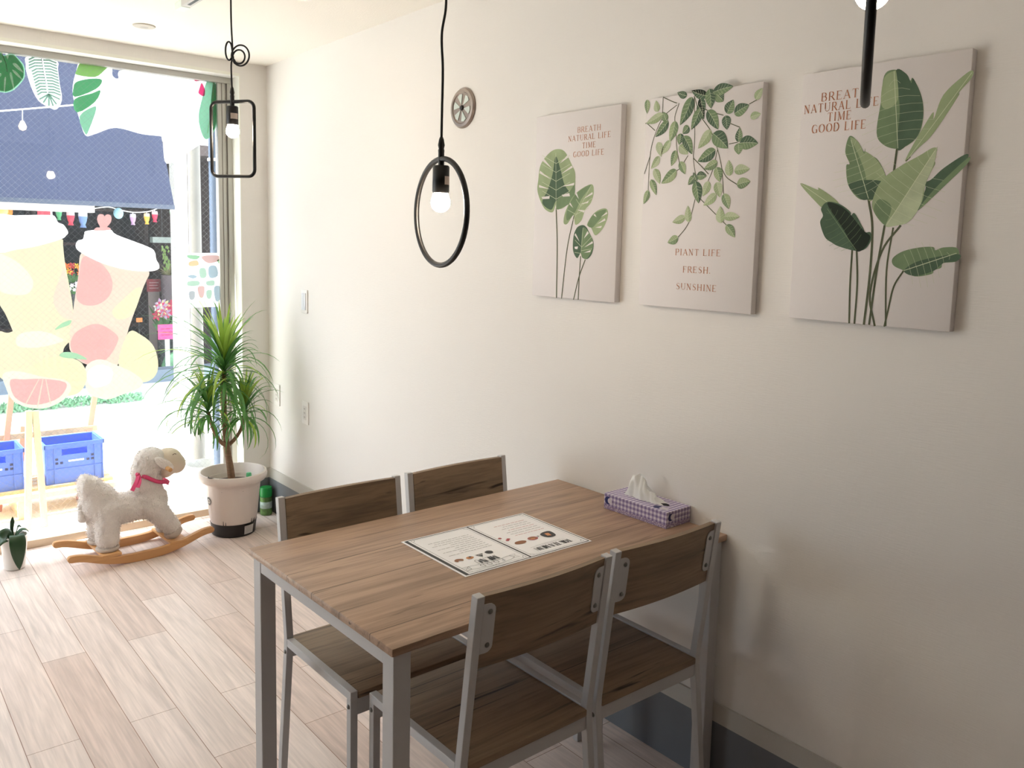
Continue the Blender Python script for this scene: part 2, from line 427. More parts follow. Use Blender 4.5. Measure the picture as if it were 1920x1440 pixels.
struct(bb.build('baseboard_front', [M_BB1, M_BB2]))
M_TRIM = mat('white_corner_trim', (236, 236, 226), .5)
t_ = MB(); t_.box(WX0, WX1, YC-.004, YC+.004, WZ-.002, WZ+.014); t_.box(WX1-.002, WX1+.004, YC-.004, YC+.1, 0, WZ)
struct(t_.build('trim_1', M_TRIM))

# window
FY0, FY1 = YC+.095, YC+.15
win = sempty('window_1', (0, 0, 0))
fr = MB()
fr.box(WX0, WX1, FY0, FY1, WZ-.03, WZ); fr.box(WX1-.03, WX1-.001, FY0+.002, FY1, .04, WZ-.03)
fr.box(WX1-.078, WX1-.03, FY0+.012, FY1, .04, WZ-.03); fr.box(WX0, WX0+.05, FY0, FY1, .04, WZ-.03)
fr.box(-1.76, -1.70, FY0+.006, FY1, .04, WZ-.03); fr.box(-3.9, -3.84, FY0+.006, FY1, .04, WZ-.03)
fr.build('frame', M_ALU, win, .002)
MB().box(WX0, WX1, FY0, FY1, 0, .04).build('sill_rail', mat('bronze_sill', (186, 168, 146), .45, .3), win, .002)
g = MB(); g.box(WX1-.0305, WX1-.029, FY0+.001, FY0+.012, .04, WZ-.03); g.box(WX1-.056, WX1-.053, FY0+.010, FY0+.013, .04, WZ-.03)
g.build('gasket', M_ALUD, win)
def glassmat():
    m = bpy.data.materials.new('wired_glass'); m.use_nodes = True; t = NT(m); n = t.n
    n.remove(t.b); out = n['Material Output']
    tr = t.new('ShaderNodeBsdfTransparent'); tr.inputs[0].default_value = (.95, .97, .97, 1)
    gl = t.new('ShaderNodeBsdfGlossy'); gl.inputs['Roughness'].default_value = .02
    mx = t.new('ShaderNodeMixShader'); mx.inputs[0].default_value = .03
    t.link(tr.outputs[0], mx.inputs[1]); t.link(gl.outputs[0], mx.inputs[2])
    du = t.new('ShaderNodeBsdfTranslucent'); du.inputs[0].default_value = (.8, .85, .9, 1)
    m2 = t.new('ShaderNodeMixShader'); m2.inputs[0].default_value = .02
    t.link(mx.outputs[0], m2.inputs[1]); t.link(du.outputs[0], m2.inputs[2])
    tc = t.new('ShaderNodeTexCoord'); sx = t.new('ShaderNodeSeparateXYZ'); t.link(tc.outputs['Object'], sx.inputs[0])
    def wire(sign):
        a = t.new('ShaderNodeMath', operation='MULTIPLY_ADD'); t.link(sx.outputs[0], a.inputs[0]); a.inputs[1].default_value = sign; t.link(sx.outputs[2], a.inputs[2])
        p = t.new('ShaderNodeMath', operation='PINGPONG'); t.link(a.outputs[0], p.inputs[0]); p.inputs[1].default_value = .0155
        l = t.new('ShaderNodeMath', operation='LESS_THAN'); t.link(p.outputs[0], l.inputs[0]); l.inputs[1].default_value = .0005
        return l.outputs[0]
    mxw = t.new('ShaderNodeMath', operation='MAXIMUM'); t.link(wire(1.), mxw.inputs[0]); t.link(wire(-1.), mxw.inputs[1])
    half = t.new('ShaderNodeMath', operation='MULTIPLY'); half.inputs[1].default_value = .45; t.link(mxw.outputs[0], half.inputs[0])
    wd = t.new('ShaderNodeBsdfPrincipled'); wd.inputs['Base Color'].default_value = (.5, .52, .54, 1); wd.inputs['Roughness'].default_value = .5
    wt = t.new('ShaderNodeBsdfTranslucent'); wt.inputs[0].default_value = (.35, .36, .38, 1)
    wm = t.new('ShaderNodeMixShader'); wm.inputs[0].default_value = .5; t.link(wd.outputs[0], wm.inputs[1]); t.link(wt.outputs[0], wm.inputs[2])
    m3 = t.new('ShaderNodeMixShader'); t.link(half.outputs[0], m3.inputs[0]); t.link(m2.outputs[0], m3.inputs[1]); t.link(wm.outputs[0], m3.inputs[2])
    t.link(m3.outputs[0], out.inputs[0])
    return m
MB().poly([(WX0+.04, GY, .035), (WX1-.06, GY, .035), (WX1-.06, GY, WZ-.025), (WX0+.04, GY, WZ-.025)]).build('glass_pane', glassmat(), win)

# ================================================================== TABLE
TX0, TX1, TY0, TY1 = -1.1095, -.0095, 1.299, 1.983
def make_table():
    cx, cy = -.5566, 1.632
    t = thing('dining_table', 'oak-look dining table with pale grey metal legs, its short end against the wall', 'table', (cx, cy, 0), .0164)
    hl, hw = .549, .3418
    MB().box(-hl, hl, -hw, hw, .732, .75).build('tabletop', M_OAKTOP, t, .0035, smooth=.6)
    L = .041; i = .010
    for sx in (-1, 1):
        for s2 in (-1, 1):
            x, y = sx*(hl-i-L/2), s2*(hw-i-L/2)
            MB().box(x-L/2, x+L/2, y-L/2, y+L/2, 0, .732).build('leg', M_METAL, t, .002)
    z0 = .697
    for sx in (-1, 1):
        a = MB(); x = sx*(hl-i-L/2); a.box(x-L/2+.001, x+L/2-.001, -hw+i+L, hw-i-L, z0, .731)
        a.build('apron', M_METAL, t, .0015)
    return t
make_table()

# ================================================================== CHAIRS
def make_chair(label, loc, rz, group):
    c = thing('dining_chair', label, 'chair', loc, rz, group)
    hx = .198; p = .02; o = .01
    sq = [(-o, -o), (o, -o), (o, o), (-o, o)]
    yj, yt, yf = -.158, -.205, .195
    for sx in (-1, 1):
        x = sx*(hx-o)
        MB().sweep([(x, yt, 0), (x, yj, .415), (x, yj, .445), (x, yt, .83)], sq).build('rear_post', M_METAL, c, .0015)
        MB().box(x-o, x+o, yf-o, yf+o, 0, .42).build('front_leg', M_METAL, c, .0015)
        r = MB(); r.box(x-o, x+o, yj+o, yf+o, .42, .442); r.build('side_rail', M_METAL, c, .0015)
        for (yy, zz) in ((yf, .402), (yj, .402)):
            k = MB(); k.lathe([(0, .004), (.004, .0035), (.006, .001), (.006, 0)], 12, M=Matrix.Translation((x+sx*o, yy, zz)) @ Matrix.Rotation(sx*PI/2, 4, 'Y'))
            k.build('side_bolt', M_SCREW, c, smooth=True)
    a = MB(); a.box(-hx+p, hx-p, yf-.008, yf+.008, .378, .42); a.build('front_apron', M_METAL, c, .0015)
    a = MB(); a.box(-hx+p, hx-p, yj-.008, yj+.008, .385, .42); a.build('rear_apron', M_METAL, c, .0015)
    MB().box(-hx+p, hx-p, yj-.012, yf+.012, .421, .4385).build('seat', M_OAK, c, .003, smooth=.6)
    # curved back board
    def yat(z): return yj+(yt-yj)*(z-.445)/(.83-.445)
    n = 14; w = hx-p; b = MB(); base = 0; th = .008
    rows = []
    for i in range(n+1):
        u = -1+2*i/n; x = u*w; sag = -.011*(1-u*u)
        row = []
        for z, s in ((.662, -th), (.826, -th), (.826, th), (.662, th)):
            row.append(b.vert((x, yat(z)+sag+s+.004, z)))
        rows.append(row)
    for i in range(n):
        for q in range(4):
            r = (q+1) % 4; b.face((rows[i][q], rows[i+1][q], rows[i+1][r], rows[i][r]))
    b.face(rows[0]); b.face(rows[-1])
    b.build('backrest', M_OAK, c, smooth=.5)
    for sx in (-1, 1):
        pl = MB(); out = []
        zc, hh, ww = .752, .056, .030
        for (u, v) in [(0, -hh), (.012, -hh)]+[(ww-.016+.016*math.sin(a), -hh+.016-.016*math.cos(a)) for a in (0, .4, .8, 1.2, PI/2)]+[(ww-.016+.016*math.cos(a), hh-.016+.016*math.sin(a)) for a in (0, .4, .8, 1.2, PI/2)]+[(0, hh)]:
            out.append((u, v))
        def f(d):
            def g(u, v):
                x = sx*(hx-p-.002-u); uu = x/w
                return (x, yat(zc+v)-.011*(1-uu*uu)-.0045-d, zc+v)
            return g
        pl.prism(out, f(0), f(.0025)); br = pl.build('back_bracket', M_METAL, c)
        for v in (-.038, .038):
            sc = MB(); x = sx*(hx-p-.002-.017); uu = x/w; y = yat(zc+v)-.011*(1-uu*uu)-.007
            sc.lathe([(0, .0035), (.004, .003), (.006, .0008), (.006, 0)], 12, M=Matrix.Translation((x, y, zc+v)) @ Matrix.Rotation(PI/2, 4, 'X'))
            sc.build('bracket_screw', M_SCREW, br, smooth=True)
    return c
G_CH = 'oak-look metal-framed chairs around the table'
c0 = make_chair('oak-look chair on the table side away from the window, farther from the wall', (-.738, 1.445, 0), .01, G_CH)
dup(c0, (-.3185, 1.452, 0), -.012, 'oak-look chair on the table side away from the window, beside the wall', G_CH)
dup(c0, (-.780, 1.880, 0), PI+.012, 'oak-look chair on the window side of the table, the one farther from the wall', G_CH)
dup(c0, (-.352, 1.893, 0), PI+.02, 'oak-look chair on the window side of the table, the one beside the wall', G_CH)

# ================================================================== THINGS ON THE TABLE
M_PAPER = mat('menu_paper', (252, 253, 255), .35); M_INK = mat('menu_ink', (40, 42, 44), .5); M_INK2 = mat('menu_grey_ink', (130, 132, 134), .5)
M_MBR = mat('menu_brown_food', (150, 98, 62), .5); M_MRED = mat('menu_red_food', (176, 72, 80), .5); M_MOR = mat('menu_orange_food', (206, 140, 84), .5)
def make_menu():
    # laminated sheet, read from the window side: text top points to the viewer
    mcx, mcy, hx, hy = -.562, 1.6275, .2105, .1445
    t = thing('menu_sheet', 'laminated two-page black and white menu lying in the middle of the table', 'menu', (mcx, mcy, .7502), -.005)
    MB().box(-hx, hx, -hy, hy, 0, .0009).build('sheet', M_PAPER, t)
    P = lambda u, v, h: (-u, -v, .001+h)           # u right, v up for the reader
    d = Draw(P, .00008)
    def rect(u0, u1, v0, v1, w, m): d.lines([[(u0, v0), (u1, v0)], [(u1, v0), (u1, v1)], [(u1, v1), (u0, v1)], [(u0, v1), (u0, v0)]], w, m)
    rect(-hx+.006, hx-.012, -hy+.006, hy-.006, .0035, M_INK)
    d.fill([(hx-.016, -hy+.005), (hx-.006, -hy+.005), (hx-.006, hy-.005), (hx-.016, hy-.005)], M_INK)
    d.line([(0, -hy+.006), (0, hy-.006)], .005, M_INK)
    for s in (-1, 1):
        u0, u1 = (s*.009, s*(hx-.022)) if s > 0 else (s*(hx-.016), s*.009)
        rect(u0, u1, -hy+.013, hy-.013, .0011, M_INK2)
        for (a, b) in ((u0, -1), (u1, 1)):
            for vv in (-1, 1):
                d.line([(a-b*.010, vv*(hy-.014)), (a-b*.006, vv*(hy-.022)), (a-b*.001, vv*(hy-.024))], .0012, M_INK2)
    d.build('page_border', t)
    d = Draw(P, .00008); d.h = .0006
    # the drinks page is on the reader's left, the food page on the right
    text(d, 'TOK TEA MENU', -.104, .096, .021, M_INK, width=.125, bold=.2, track=.05)
    d.line([(-.165, .089), (-.04, .089)], .0008, M_INK2); d.line([(-.15, .0845), (-.06, .0845)], .0007, M_INK2)
    ru = []
    ban = smooth2([(.04, .118), (.10, .128), (.17, .118), (.168, .100), (.10, .109), (.042, .100)], 5)
    d.line(ban+[ban[0]], .0011, M_INK)
    for s in (-1, 1):
        c = .105+s*.066; d.line([(c, .117), (c+s*.018, .121), (c+s*.010, .108), (c+s*.018, .099), (c-s*.002, .099), (c, .117)], .0011, M_INK)
    text(d, 'FOOD', .105, .106, .015, M_INK, width=.075, bold=.09, track=.35, serif=False)
    for q in (-1, 0, 1): d.disc((.105+q*.009, .1285), .0018, M_INK, 5)
    text(d, 'MENU', .104, .077, .023, M_INK, width=.070, bold=.25, track=.06)
    d.build('heading', t)
    r = random.Random(3)
    def row(v, u0, u1, m):
        d = Draw(P, .00008); d.h = .0006; u = u0; seg = []
        while u < u1-.006:
            l = .006+r.random()*.016; seg.append([(u, v), (min(u+l, u1), v)]); u += l+.0025
        d.lines(seg, .0016, m); d.build('text_row', t)
    for k in range(9): row(.015-k*.0125, .03+r.random()*.004, .168-r.random()*.05*(k % 2), M_INK2)
    for k in range(7): row(-.005-k*.0145, -.17, -.06-r.random()*.04*(k % 2), M_INK2 if k % 3 else M_MRED)
    # food pictures
    def food(name, *ops):
        d = Draw(P, .00008); d.h = .0006
        for o in ops: d.fill(o[0], o[1])
        d.build(name, t)
    sm2 = smooth2; el = lambda c, r, r2, n=16: [(c[0]+r*math.cos(2*PI*i/n), c[1]+r2*math.sin(2*PI*i/n)) for i in range(n)]
    food('food_picture', (sm2([(.056, .048), (.062, .060), (.074, .058), (.078, .046), (.066, .040)]), M_INK))
    food('food_picture', ([(.086, .047), (.099, .066), (.110, .047)], M_INK), ([(.092, .053), (.104, .051), (.104, .053), (.092, .055)], M_PAPER))
    food('food_picture', (el((.130, .053), .011, .008), M_MOR), (el((.127, .049), .004, .004, 8), M_INK))
    food('food_picture', (sm2([(.150, .050), (.156, .060), (.164, .054), (.172, .060), (.176, .050), (.164, .042)]), M_MBR))
    food('food_picture', (sm2([(-.168, .022), (-.160, .056), (-.132, .056), (-.126, .030), (-.146, .018)], 4), M_INK), ([(-.155, .03), (-.15, .05), (-.138, .046), (-.142, .028)], M_MOR))
    food('plus_sign', ([(-.118, .033), (-.115, .033), (-.115, .030), (-.113, .030), (-.113, .033), (-.110, .033), (-.110, .035), (-.113, .035), (-.113, .038), (-.115, .038), (-.115, .035), (-.118, .035)], M_INK))
    food('food_picture', (el((-.092, .038), .016, .012), M_MRED), (el((-.092, .037), .013, .009), M_MBR), (el((-.09, .041), .008, .004, 10), M_MOR))
    food('food_picture', (sm2([(-.064, .044), (-.048, .054), (-.026, .046), (-.034, .034), (-.056, .034)]), M_MBR))
    for c in ((-.034, .005), (-.026, .011), (-.018, -.012)): food('food_picture', (el(c, .0052, .0052, 10), M_MRED))
make_menu()

def gingham():
    m = bpy.data.materials.new('purple_gingham_card'); m.use_nodes = True; t = NT(m); b = t.b; b.inputs['Roughness'].default_value = .45
    tc = t.new('ShaderNodeTexCoord'); sx = t.new('ShaderNodeSeparateXYZ'); t.link(tc.outputs['Object'], sx.inputs[0])
    ge = t.new('ShaderNodeNewGeometry')
    def stripe(o):
        p = t.new('ShaderNodeMath', operation='PINGPONG'); t.link(o, p.inputs[0]); p.inputs[1].default_value = .0070
        l = t.new('ShaderNodeMath', operation='LESS_THAN'); t.link(p.outputs[0], l.inputs[0]); l.inputs[1].default_value = .0035; return l.outputs[0]
    def add(*a):
        s = a[0]
        for q in a[1:]:
            n = t.new('ShaderNodeMath', operation='ADD'); t.link(s, n.inputs[0]); t.link(q, n.inputs[1]); s = n.outputs[0]
        return s
    # stripes of the two axes that lie in each face
    nx = t.new('ShaderNodeSeparateXYZ'); t.link(tc.outputs['Normal'], nx.inputs[0])
    def absless(o):
        a = t.new('ShaderNodeMath', operation='ABSOLUTE'); t.link(o, a.inputs[0])
        l = t.new('ShaderNodeMath', operation='LESS_THAN'); t.link(a.outputs[0], l.inputs[0]); l.inputs[1].default_value = .7; return l.outputs[0]
    tot = None
    for i in range(3):
        ml = t.new('ShaderNodeMath', operation='MULTIPLY'); t.link(stripe(sx.outputs[i]), ml.inputs[0]); t.link(absless(nx.outputs[i]), ml.inputs[1])
        tot = ml.outputs[0] if tot is None else add(tot, ml.outputs[0])
    cr = t.new('ShaderNodeValToRGB'); e = cr.color_ramp; e.interpolation = 'CONSTANT'
    e.elements[0].color = (*lin((226, 220, 230)), 1); e.elements[1].position = .3; e.elements[1].color = (*lin((178, 166, 198)), 1)
    x = e.elements.new(.7); x.color = (*lin((130, 114, 160)), 1)
    hf = t.new('ShaderNodeMath', operation='MULTIPLY'); hf.inputs[1].default_value = .5; t.link(tot, hf.inputs[0]); t.link(hf.outputs[0], cr.inputs[0])
    # lace border along the foot
    vo = t.new('ShaderNodeTexVoronoi'); vo.inputs['Scale'].default_value = 260; t.link(tc.outputs['Object'], vo.inputs['Vector'])
    l = t.new('ShaderNodeMath', operation='LESS_THAN'); t.link(vo.outputs['Distance'], l.inputs[0]); l.inputs[1].default_value = .38
    lc = t.new('ShaderNodeMix', data_type='RGBA'); t.link(l.outputs[0], lc.inputs[0]); lc.inputs[6].default_value = (*lin((150, 132, 168)), 1); lc.inputs[7].default_value = (*lin((216, 208, 214)), 1)
    lz = t.new('ShaderNodeMath', operation='LESS_THAN'); t.link(sx.outputs[2], lz.inputs[0]); lz.inputs[1].default_value = .012
    fx = t.new('ShaderNodeMix', data_type='RGBA'); t.link(lz.outputs[0], fx.inputs[0]); t.link(cr.outputs[0], fx.inputs[6]); t.link(lc.outputs[2], fx.inputs[7])
    t.link(fx.outputs[2], b.inputs['Base Color'])
    return m
M_TISSUE = mat('tissue_paper', (252, 253, 252), .9, trans=.25)
def make_tissue():
    hx, hy, H = .0545, .1195, .048
    t = thing('tissue_box', 'purple gingham tissue box with a white tissue pulled up, on the table by the wall', 'tissue box', (-.060, 1.548, .7501), .02)
    b = MB().box(-hx, hx, -hy, hy, 0, H).build('carton', gingham(), t, .0012)
    navy = mat('navy_print', (36, 40, 104), .5); pale = mat('pale_print', (214, 208, 218), .5); ink = mat('script_print', (120, 108, 120), .5)
    d = Draw(lambda u, v, h: (-hx-.0003-h, u, v), .0001)
    d.disc((hy-.016, .028), .012, navy, 24); d.disc((hy-.024, .028), .0085, pale, 20)
    d.line(smooth2([(hy-.034, .014), (hy-.036, .030), (hy-.042, .018), (hy-.047, .026), (hy-.052, .018), (hy-.058, .024)], 5, False), .0008, ink)
    d.line([(hy-.034, .011), (hy-.060, .011)], .0007, ink)
    d.build('side_print', t)
    d = Draw(lambda u, v, h: (u, -hy-.0003-h, v), .0001)
    d.disc((-hx+.018, .031), .011, navy, 24); d.disc((-hx+.026, .031), .0085, pale, 20)
    d.line([(-hx+.036, .033), (hx-.012, .033)], .0008, ink); d.line([(-hx+.036, .028), (hx-.020, .028)], .0008, ink); d.line([(-hx+.03, .02), (hx-.016, .02)], .0008, ink)
    d.build('end_print', t)
    d = Draw(lambda u, v, h: (u, v, H+.0003+h), .0001)
    d.disc((-.034, -.070), .013, navy, 24); d.disc((-.030, -.090), .0135, pale, 24); d.disc((-.030, -.090), .010, mat('pale_print_ring', (186, 180, 196), .5), 24); d.disc((-.030, -.090), .009, pale, 24)
    d.build('top_print', t)
    d = Draw(lambda u, v, h: (u, v, H+.0003+h), .0001)
    d.disc((0, 0), .02, mat('slot_dark', (30, 26, 34), .8), 28, .085)
    d.build('slot', t)
    # tissue: a folded sheet fanned out along the slot and pinched up to a ridge
    mb = MB(); n, k = 30, 14; r = random.Random(5); grid = []
    for i in range(n+1):
        u = -1+2*i/n; row = []
        # ridge: steep at the window end, a short plateau, then a long slope to the near end
        hgt = .066*(min(1, (1-u)/.22) if u > .78 else (1.0 if u > .36 else max(0, (u+1)/1.36)**1.1))
        for j in range(k+1):
            v = -1+2*j/k
            prof = (1-abs(v))**.62
            fold = .0045*math.sin(u*9+v*2.5)+.003*math.sin(u*21-v*4)
            y = u*.076*(1-.20*prof)+.010*prof
            x = v*.016*(1+.5*(1-abs(u)))+fold*(.35+prof)
            z = H+.001+hgt*prof*(1+.10*math.sin(u*7+v*3))
            row.append(mb.vert((x, y, max(z, H+.0012))))
        grid.append(row)
    for i in range(n):
        for j in range(k): mb.face((grid[i][j], grid[i+1][j], grid[i+1][j+1], grid[i][j+1]))
    mb.build('tissue', M_TISSUE, t, smooth=True)
make_tissue()

# ================================================================== PENDANT LAMPS
def bulb_prof(zb):
    # from the socket downwards to the round bottom, zb is the lowest point
    return [(.0, zb)]+[(.0235*math.sin(a), zb+.0235-.0235*math.cos(a)) for a in [PI*k/16 for k in range(1, 11)]]+[(.0185, zb+.043), (.0165, zb+.05)]
def pendant(label, loc, zb, frame, cord, rz, sticker_dir, glow=M_BULB):
    """loc: the cord's fixing at the ceiling track; zb: height of the bulb's lowest point"""
    t = thing('pendant_lamp', label, 'lamp', (loc[0], loc[1], 0), 0, 'black wire-frame pendant lamps over the dining area')
    top = zb+.05; st = top+.062                                     # socket
    MB().lathe([(0, top-.004), (.0185, top-.004), (.0205, top), (.0205, st-.003), (.018, st), (0, st)], 28).build('socket', M_BLACK, t, smooth=.7)
    if sticker_dir is not None:
        d = Draw(lambda u, v, h: ((.0207+h)*math.cos(sticker_dir+u/.0205), (.0207+h)*math.sin(sticker_dir+u/.0205), v), .0001)
        d.fills([[(-.014+k*.007, top+.016), (-.007+k*.007, top+.016), (-.007+k*.007, top+.036), (-.014+k*.007, top+.036)] for k in range(4)], mat('socket_sticker', (206, 190, 180), .6))
        d.build('sticker', t)
    MB().lathe(bulb_prof(zb), 28, caps=False).build('bulb', glow, t, smooth=True)
    MB().lathe([(.0, st-.001), (.0075, st-.001), (.0075, st+.03), (.008, st+.036), (.0065, st+.04), (.0085, st+.048), (.006, st+.062), (.0035, st+.068), (0, st+.068)], 16).build('cord_grip', M_BLACK, t, smooth=.7)
    zt = st+.016                                                   # where the frame crosses the stem
    fb = MB(); D = Vector((math.sin(rz), math.cos(rz), 0))
    if frame == 'ring':
        R = .128; fb.tube([Vector((0, 0, zt-R))+D*(R*math.sin(2*PI*k/64))+Vector((0, 0, R*math.cos(2*PI*k/64))) for k in range(64)], .0068, 12, True)
    else:
        hw, hh, rr = .088, .132, .024; cz = zt-hh; pts = []
        for (sx, sz, a0) in ((1, 1, 0), (-1, 1, 90), (-1, -1, 180), (1, -1, 270)):
            for k in range(7):
                a = math.radians(a0+90*k/6); pts.append(D*(sx*(hw-rr)+rr*math.cos(a))+Vector((0, 0, cz+sz*(hh-rr)+rr*math.sin(a))))
        fb.tube(pts, .0062, 12, True)
    fb.build('frame', M_BLACK, t, smooth=True)
    MB().tube(smoothpath([(0, 0, st+.066)]+cord+[(0, 0, HC-.032)], 10), .0031, 8).build('cord', M_CORD, t, smooth=True)
    MB().lathe([(0, HC-.036), (.016, HC-.036), (.017, HC-.033), (.017, HC-.026), (0, HC-.026)], 20).build('track_adapter', M_WHITEP, t, smooth=.7)
    return t
PX = -.745
dcam = lambda x, y: math.atan2(CAM.y-y, CAM.x-x)
# knotted cord of the lamp by the window
kz = 2.185; knot = [(0, 0, 2.06), (-.002, 0, kz-.03), (.004, -.004, kz)]
cR = Vector((.58, -.81, 0))
for (cu, cz, ru, rz2, a0, a1, st_) in ((.028, kz-.002, .024, .024, 200, -160, 12), (.034, kz+.002, .035, .036, 205, -150, 14), (-.012, kz+.02, .014, .032, 10, 340, 10)):
    for k in range(st_):
        a = math.radians(a0+(a1-a0)*k/(st_-1)); p = cR*(cu+ru*math.cos(a)); knot.append((p.x, p.y-.002*k*.3, cz+rz2*math.sin(a)))
knot += [(.003, 0, kz+.045), (0, 0, kz+.12)]
pendant('black pendant lamp with a rectangular frame and knotted cord, beside the window', (PX, 2.97, 0), 1.900, 'rect', knot, -.62, dcam(PX, 2.97)+.35)
pendant('black pendant lamp with an oval-looking ring frame, hanging over the table', (PX, 1.65, 0), 1.612, 'ring', [(.002, .002, 1.86), (.004, .004, 1.95), (-.003, 0, 2.03), (.006, -.003, 2.10), (.003, 0, 2.2)], .108, dcam(PX, 1.65)-1.25+2.4)
pendant('black pendant lamp seen edge-on at the top, in front of the largest canvas', (PX, .587, 0), 1.878, 'ring', [(0, 0, 2.1), (0, 0, 2.3)], 1.085, None, M_BULB2)
tr = thing('ceiling_track', 'white lighting track running along the ceiling', 'lighting track', (PX-.005, 3.50, HC))
MB().box(-.018, .018, -3.6, 0, -.026, 0).build('rail', mat('track_grey_white', (196, 194, 190), .4), tr, .002)
MB().box(-.006, .006, -3.55, -.11, -.0268, -.0255).build('slot', M_BLACK, tr)
MB().box(-.0185, .0185, -.075, .002, -.028, -.0005).build('end_cap', mat('track_cap', (224, 236, 226), .4), tr, .002)
dl = thing('smoke_detector', 'flat round white fitting on the ceiling near the window', 'ceiling fitting', (-.754, 3.964, HC))
MB().lathe([(0, -.008), (.030, -.008), (.046, -.005), (.048, 0), (0, 0)], 32).build('cover', mat('detector_white', (188, 180, 168), .5), dl, smooth=.6)
MB().lathe([(.0, -.0105), (.012, -.010), (.018, -.008), (.018, -.0075), (0, -.0075)], 24).build('centre_boss', mat('detector_grey', (170, 164, 156), .5), dl, smooth=.6)
sp = thing('ceiling_spotlight', 'small lit recessed spotlight in the ceiling near the right wall', 'spotlight', (-.43, 3.06, HC))
MB().lathe([(.030, -.006), (.040, -.006), (.044, -.001), (.044, 0), (.030, 0)], 28, caps=False).build('trim_ring', M_WHITEP, sp, smooth=.6)
MB().lathe([(0, -.003), (.029, -.003), (.029, 0), (0, 0)], 24).build('lens', mat('spot_glow', (255, 236, 205), .3, emit=14), sp)

# ================================================================== ON THE RIGHT WALL
M_CANVAS = mat('canvas_cream', (229, 224, 223), .8, bump=.12, bscale=900, spec=.2)
GREENS = {'d': (84, 106, 86), 'm': (122, 144, 110), 'l': (158, 174, 136), 'p': (182, 194, 162), 'v': (206, 214, 184), 's': (92, 98, 76), 'k': (44, 54, 46), 't': (186, 126, 94), 'w': (229, 224, 222)}
MG = {k: mat('print_'+k, v, .75, var=(.10 if k in 'dmlp' else 0), vscale=22, spec=.2) for k, v in GREENS.items()}
PT = .0235
def leaf_shape(b, tip, wid, bend=0, n=12, base=.5):
    """outline halves of a pointed leaf from b to tip"""
    bx, by = b; tx, ty = tip; dx, dy = tx-bx, ty-by; L = math.hypot(dx, dy); ux, uy = dx/L, dy/L; nx, ny = -uy, ux
    mid, lt, rt = [], [], []
    for i in range(n+1):
        s = i/n; w = wid*.5*(math.sin(PI*s**base if s < 1 else 0)**.85) if 0 < s < 1 else 0
        c = bend*L*math.sin(PI*s)
        mx, my = bx+dx*s+nx*c, by+dy*s+ny*c
        mid.append((mx, my)); lt.append((mx+nx*w, my+ny*w)); rt.append((mx-nx*w, my-ny*w))
    return mid, lt, rt
def leaf(d, b, tip, wid, c1, c2, vein='v', bend=0, base=.62, nv=7, vw=.0011, notch=0, bgm=None, rs=1):
    r = random.Random(int(rs*97+wid*1e4)); n = 14
    mid, lt, rt = leaf_shape(b, tip, wid, bend, n, base)
    d.fill(mid+lt[::-1][1:-1], MG[c1]); d.fill(mid+rt[::-1][1:-1], MG[c2])
    ls = []
    for k in range(1, nv+1):
        i = int(1+(n-3)*k/(nv+1)); j = min(i+2, n)
        for side in (lt, rt):
            a = mid[i]; e = (mid[j][0]*.12+side[j][0]*.88, mid[j][1]*.12+side[j][1]*.88)
            ls.append([a, ((a[0]+e[0])/2+(mid[j][0]-a[0])*.12, (a[1]+e[1])/2+(mid[j][1]-a[1])*.12), e])
    if ls: d.lines(ls, vw*.6, MG[vein])
    d.line(mid[:-1], vw, MG[vein])
    if notch:
        pol = []
        for side in (lt, rt):
            for q in range(notch):
                i = int(3+(n-5)*(q+.5)/notch+r.random()*1.2); i = min(max(i, 2), n-2)
                a = side[i]; a2 = side[min(i+1, n)]; c = (mid[i-1][0]*.55+side[i][0]*.45, mid[i-1][1]*.55+side[i][1]*.45)
                o = (a[0]*1.06-mid[i][0]*.06, a[1]*1.06-mid[i][1]*.06)
                o2 = ((a[0]*.75+a2[0]*.25)*1.06-mid[i][0]*.06, (a[1]*.75+a2[1]*.25)*1.06-mid[i][1]*.06)
                pol.append([c, o, o2])
        d.fills(pol, bgm or MG['w'])
def canvas(label, y0, y1, z0, z1):
    t = thing('canvas_print', label, 'picture', (0, 0, 0), 0, 'botanical canvas prints on the wall')
    MB().box(-PT, -.0005, y0, y1, z0, z1).build('canvas', M_CANVAS, t, .0025, smooth=.5)
    return t
def wall_to3(u, v, h): return (-PT-.0004-h, -u, v)     # u runs along -y (rightwards in view), v up
def onwall(x, y):
    p = on(0, -PT-.0005, x, y); return (-p.y, p.z)
A6 = lambda x, y: onwall(980+x/3, 160+y/3)
A7 = lambda x, y: onwall(1440+x*.44444, y*.44444)

# left canvas: monstera leaves
t1 = canvas('canvas print of four split monstera leaves on long stems, under four lines of lettering', 1.742, 2.131, 1.368, 1.9688)
d = Draw(wall_to3)
for pts, wd in (([(188, 690), (194, 900), (190, 1196)], .005), ([(290, 730), (250, 920), (218, 1200)], .004), ([(326, 960), (318, 1080), (312, 1206)], .004), ([(352, 980), (316, 1080), (286, 1206)], .004)):
    d.line(smooth2([A6(*p) for p in pts], 6, False), wd, MG['s'])
def monst(b, tip, wid, c1, c2, rs, ns=4):
    leaf(d, A6(*b), A6(*tip), wid, c1, c2, 'v', 0, .52, 5, .0016, ns, None, rs)
def monst_outline(pts, c): d.fill(smooth2([A6(*p) for p in pts], 5), MG[c])
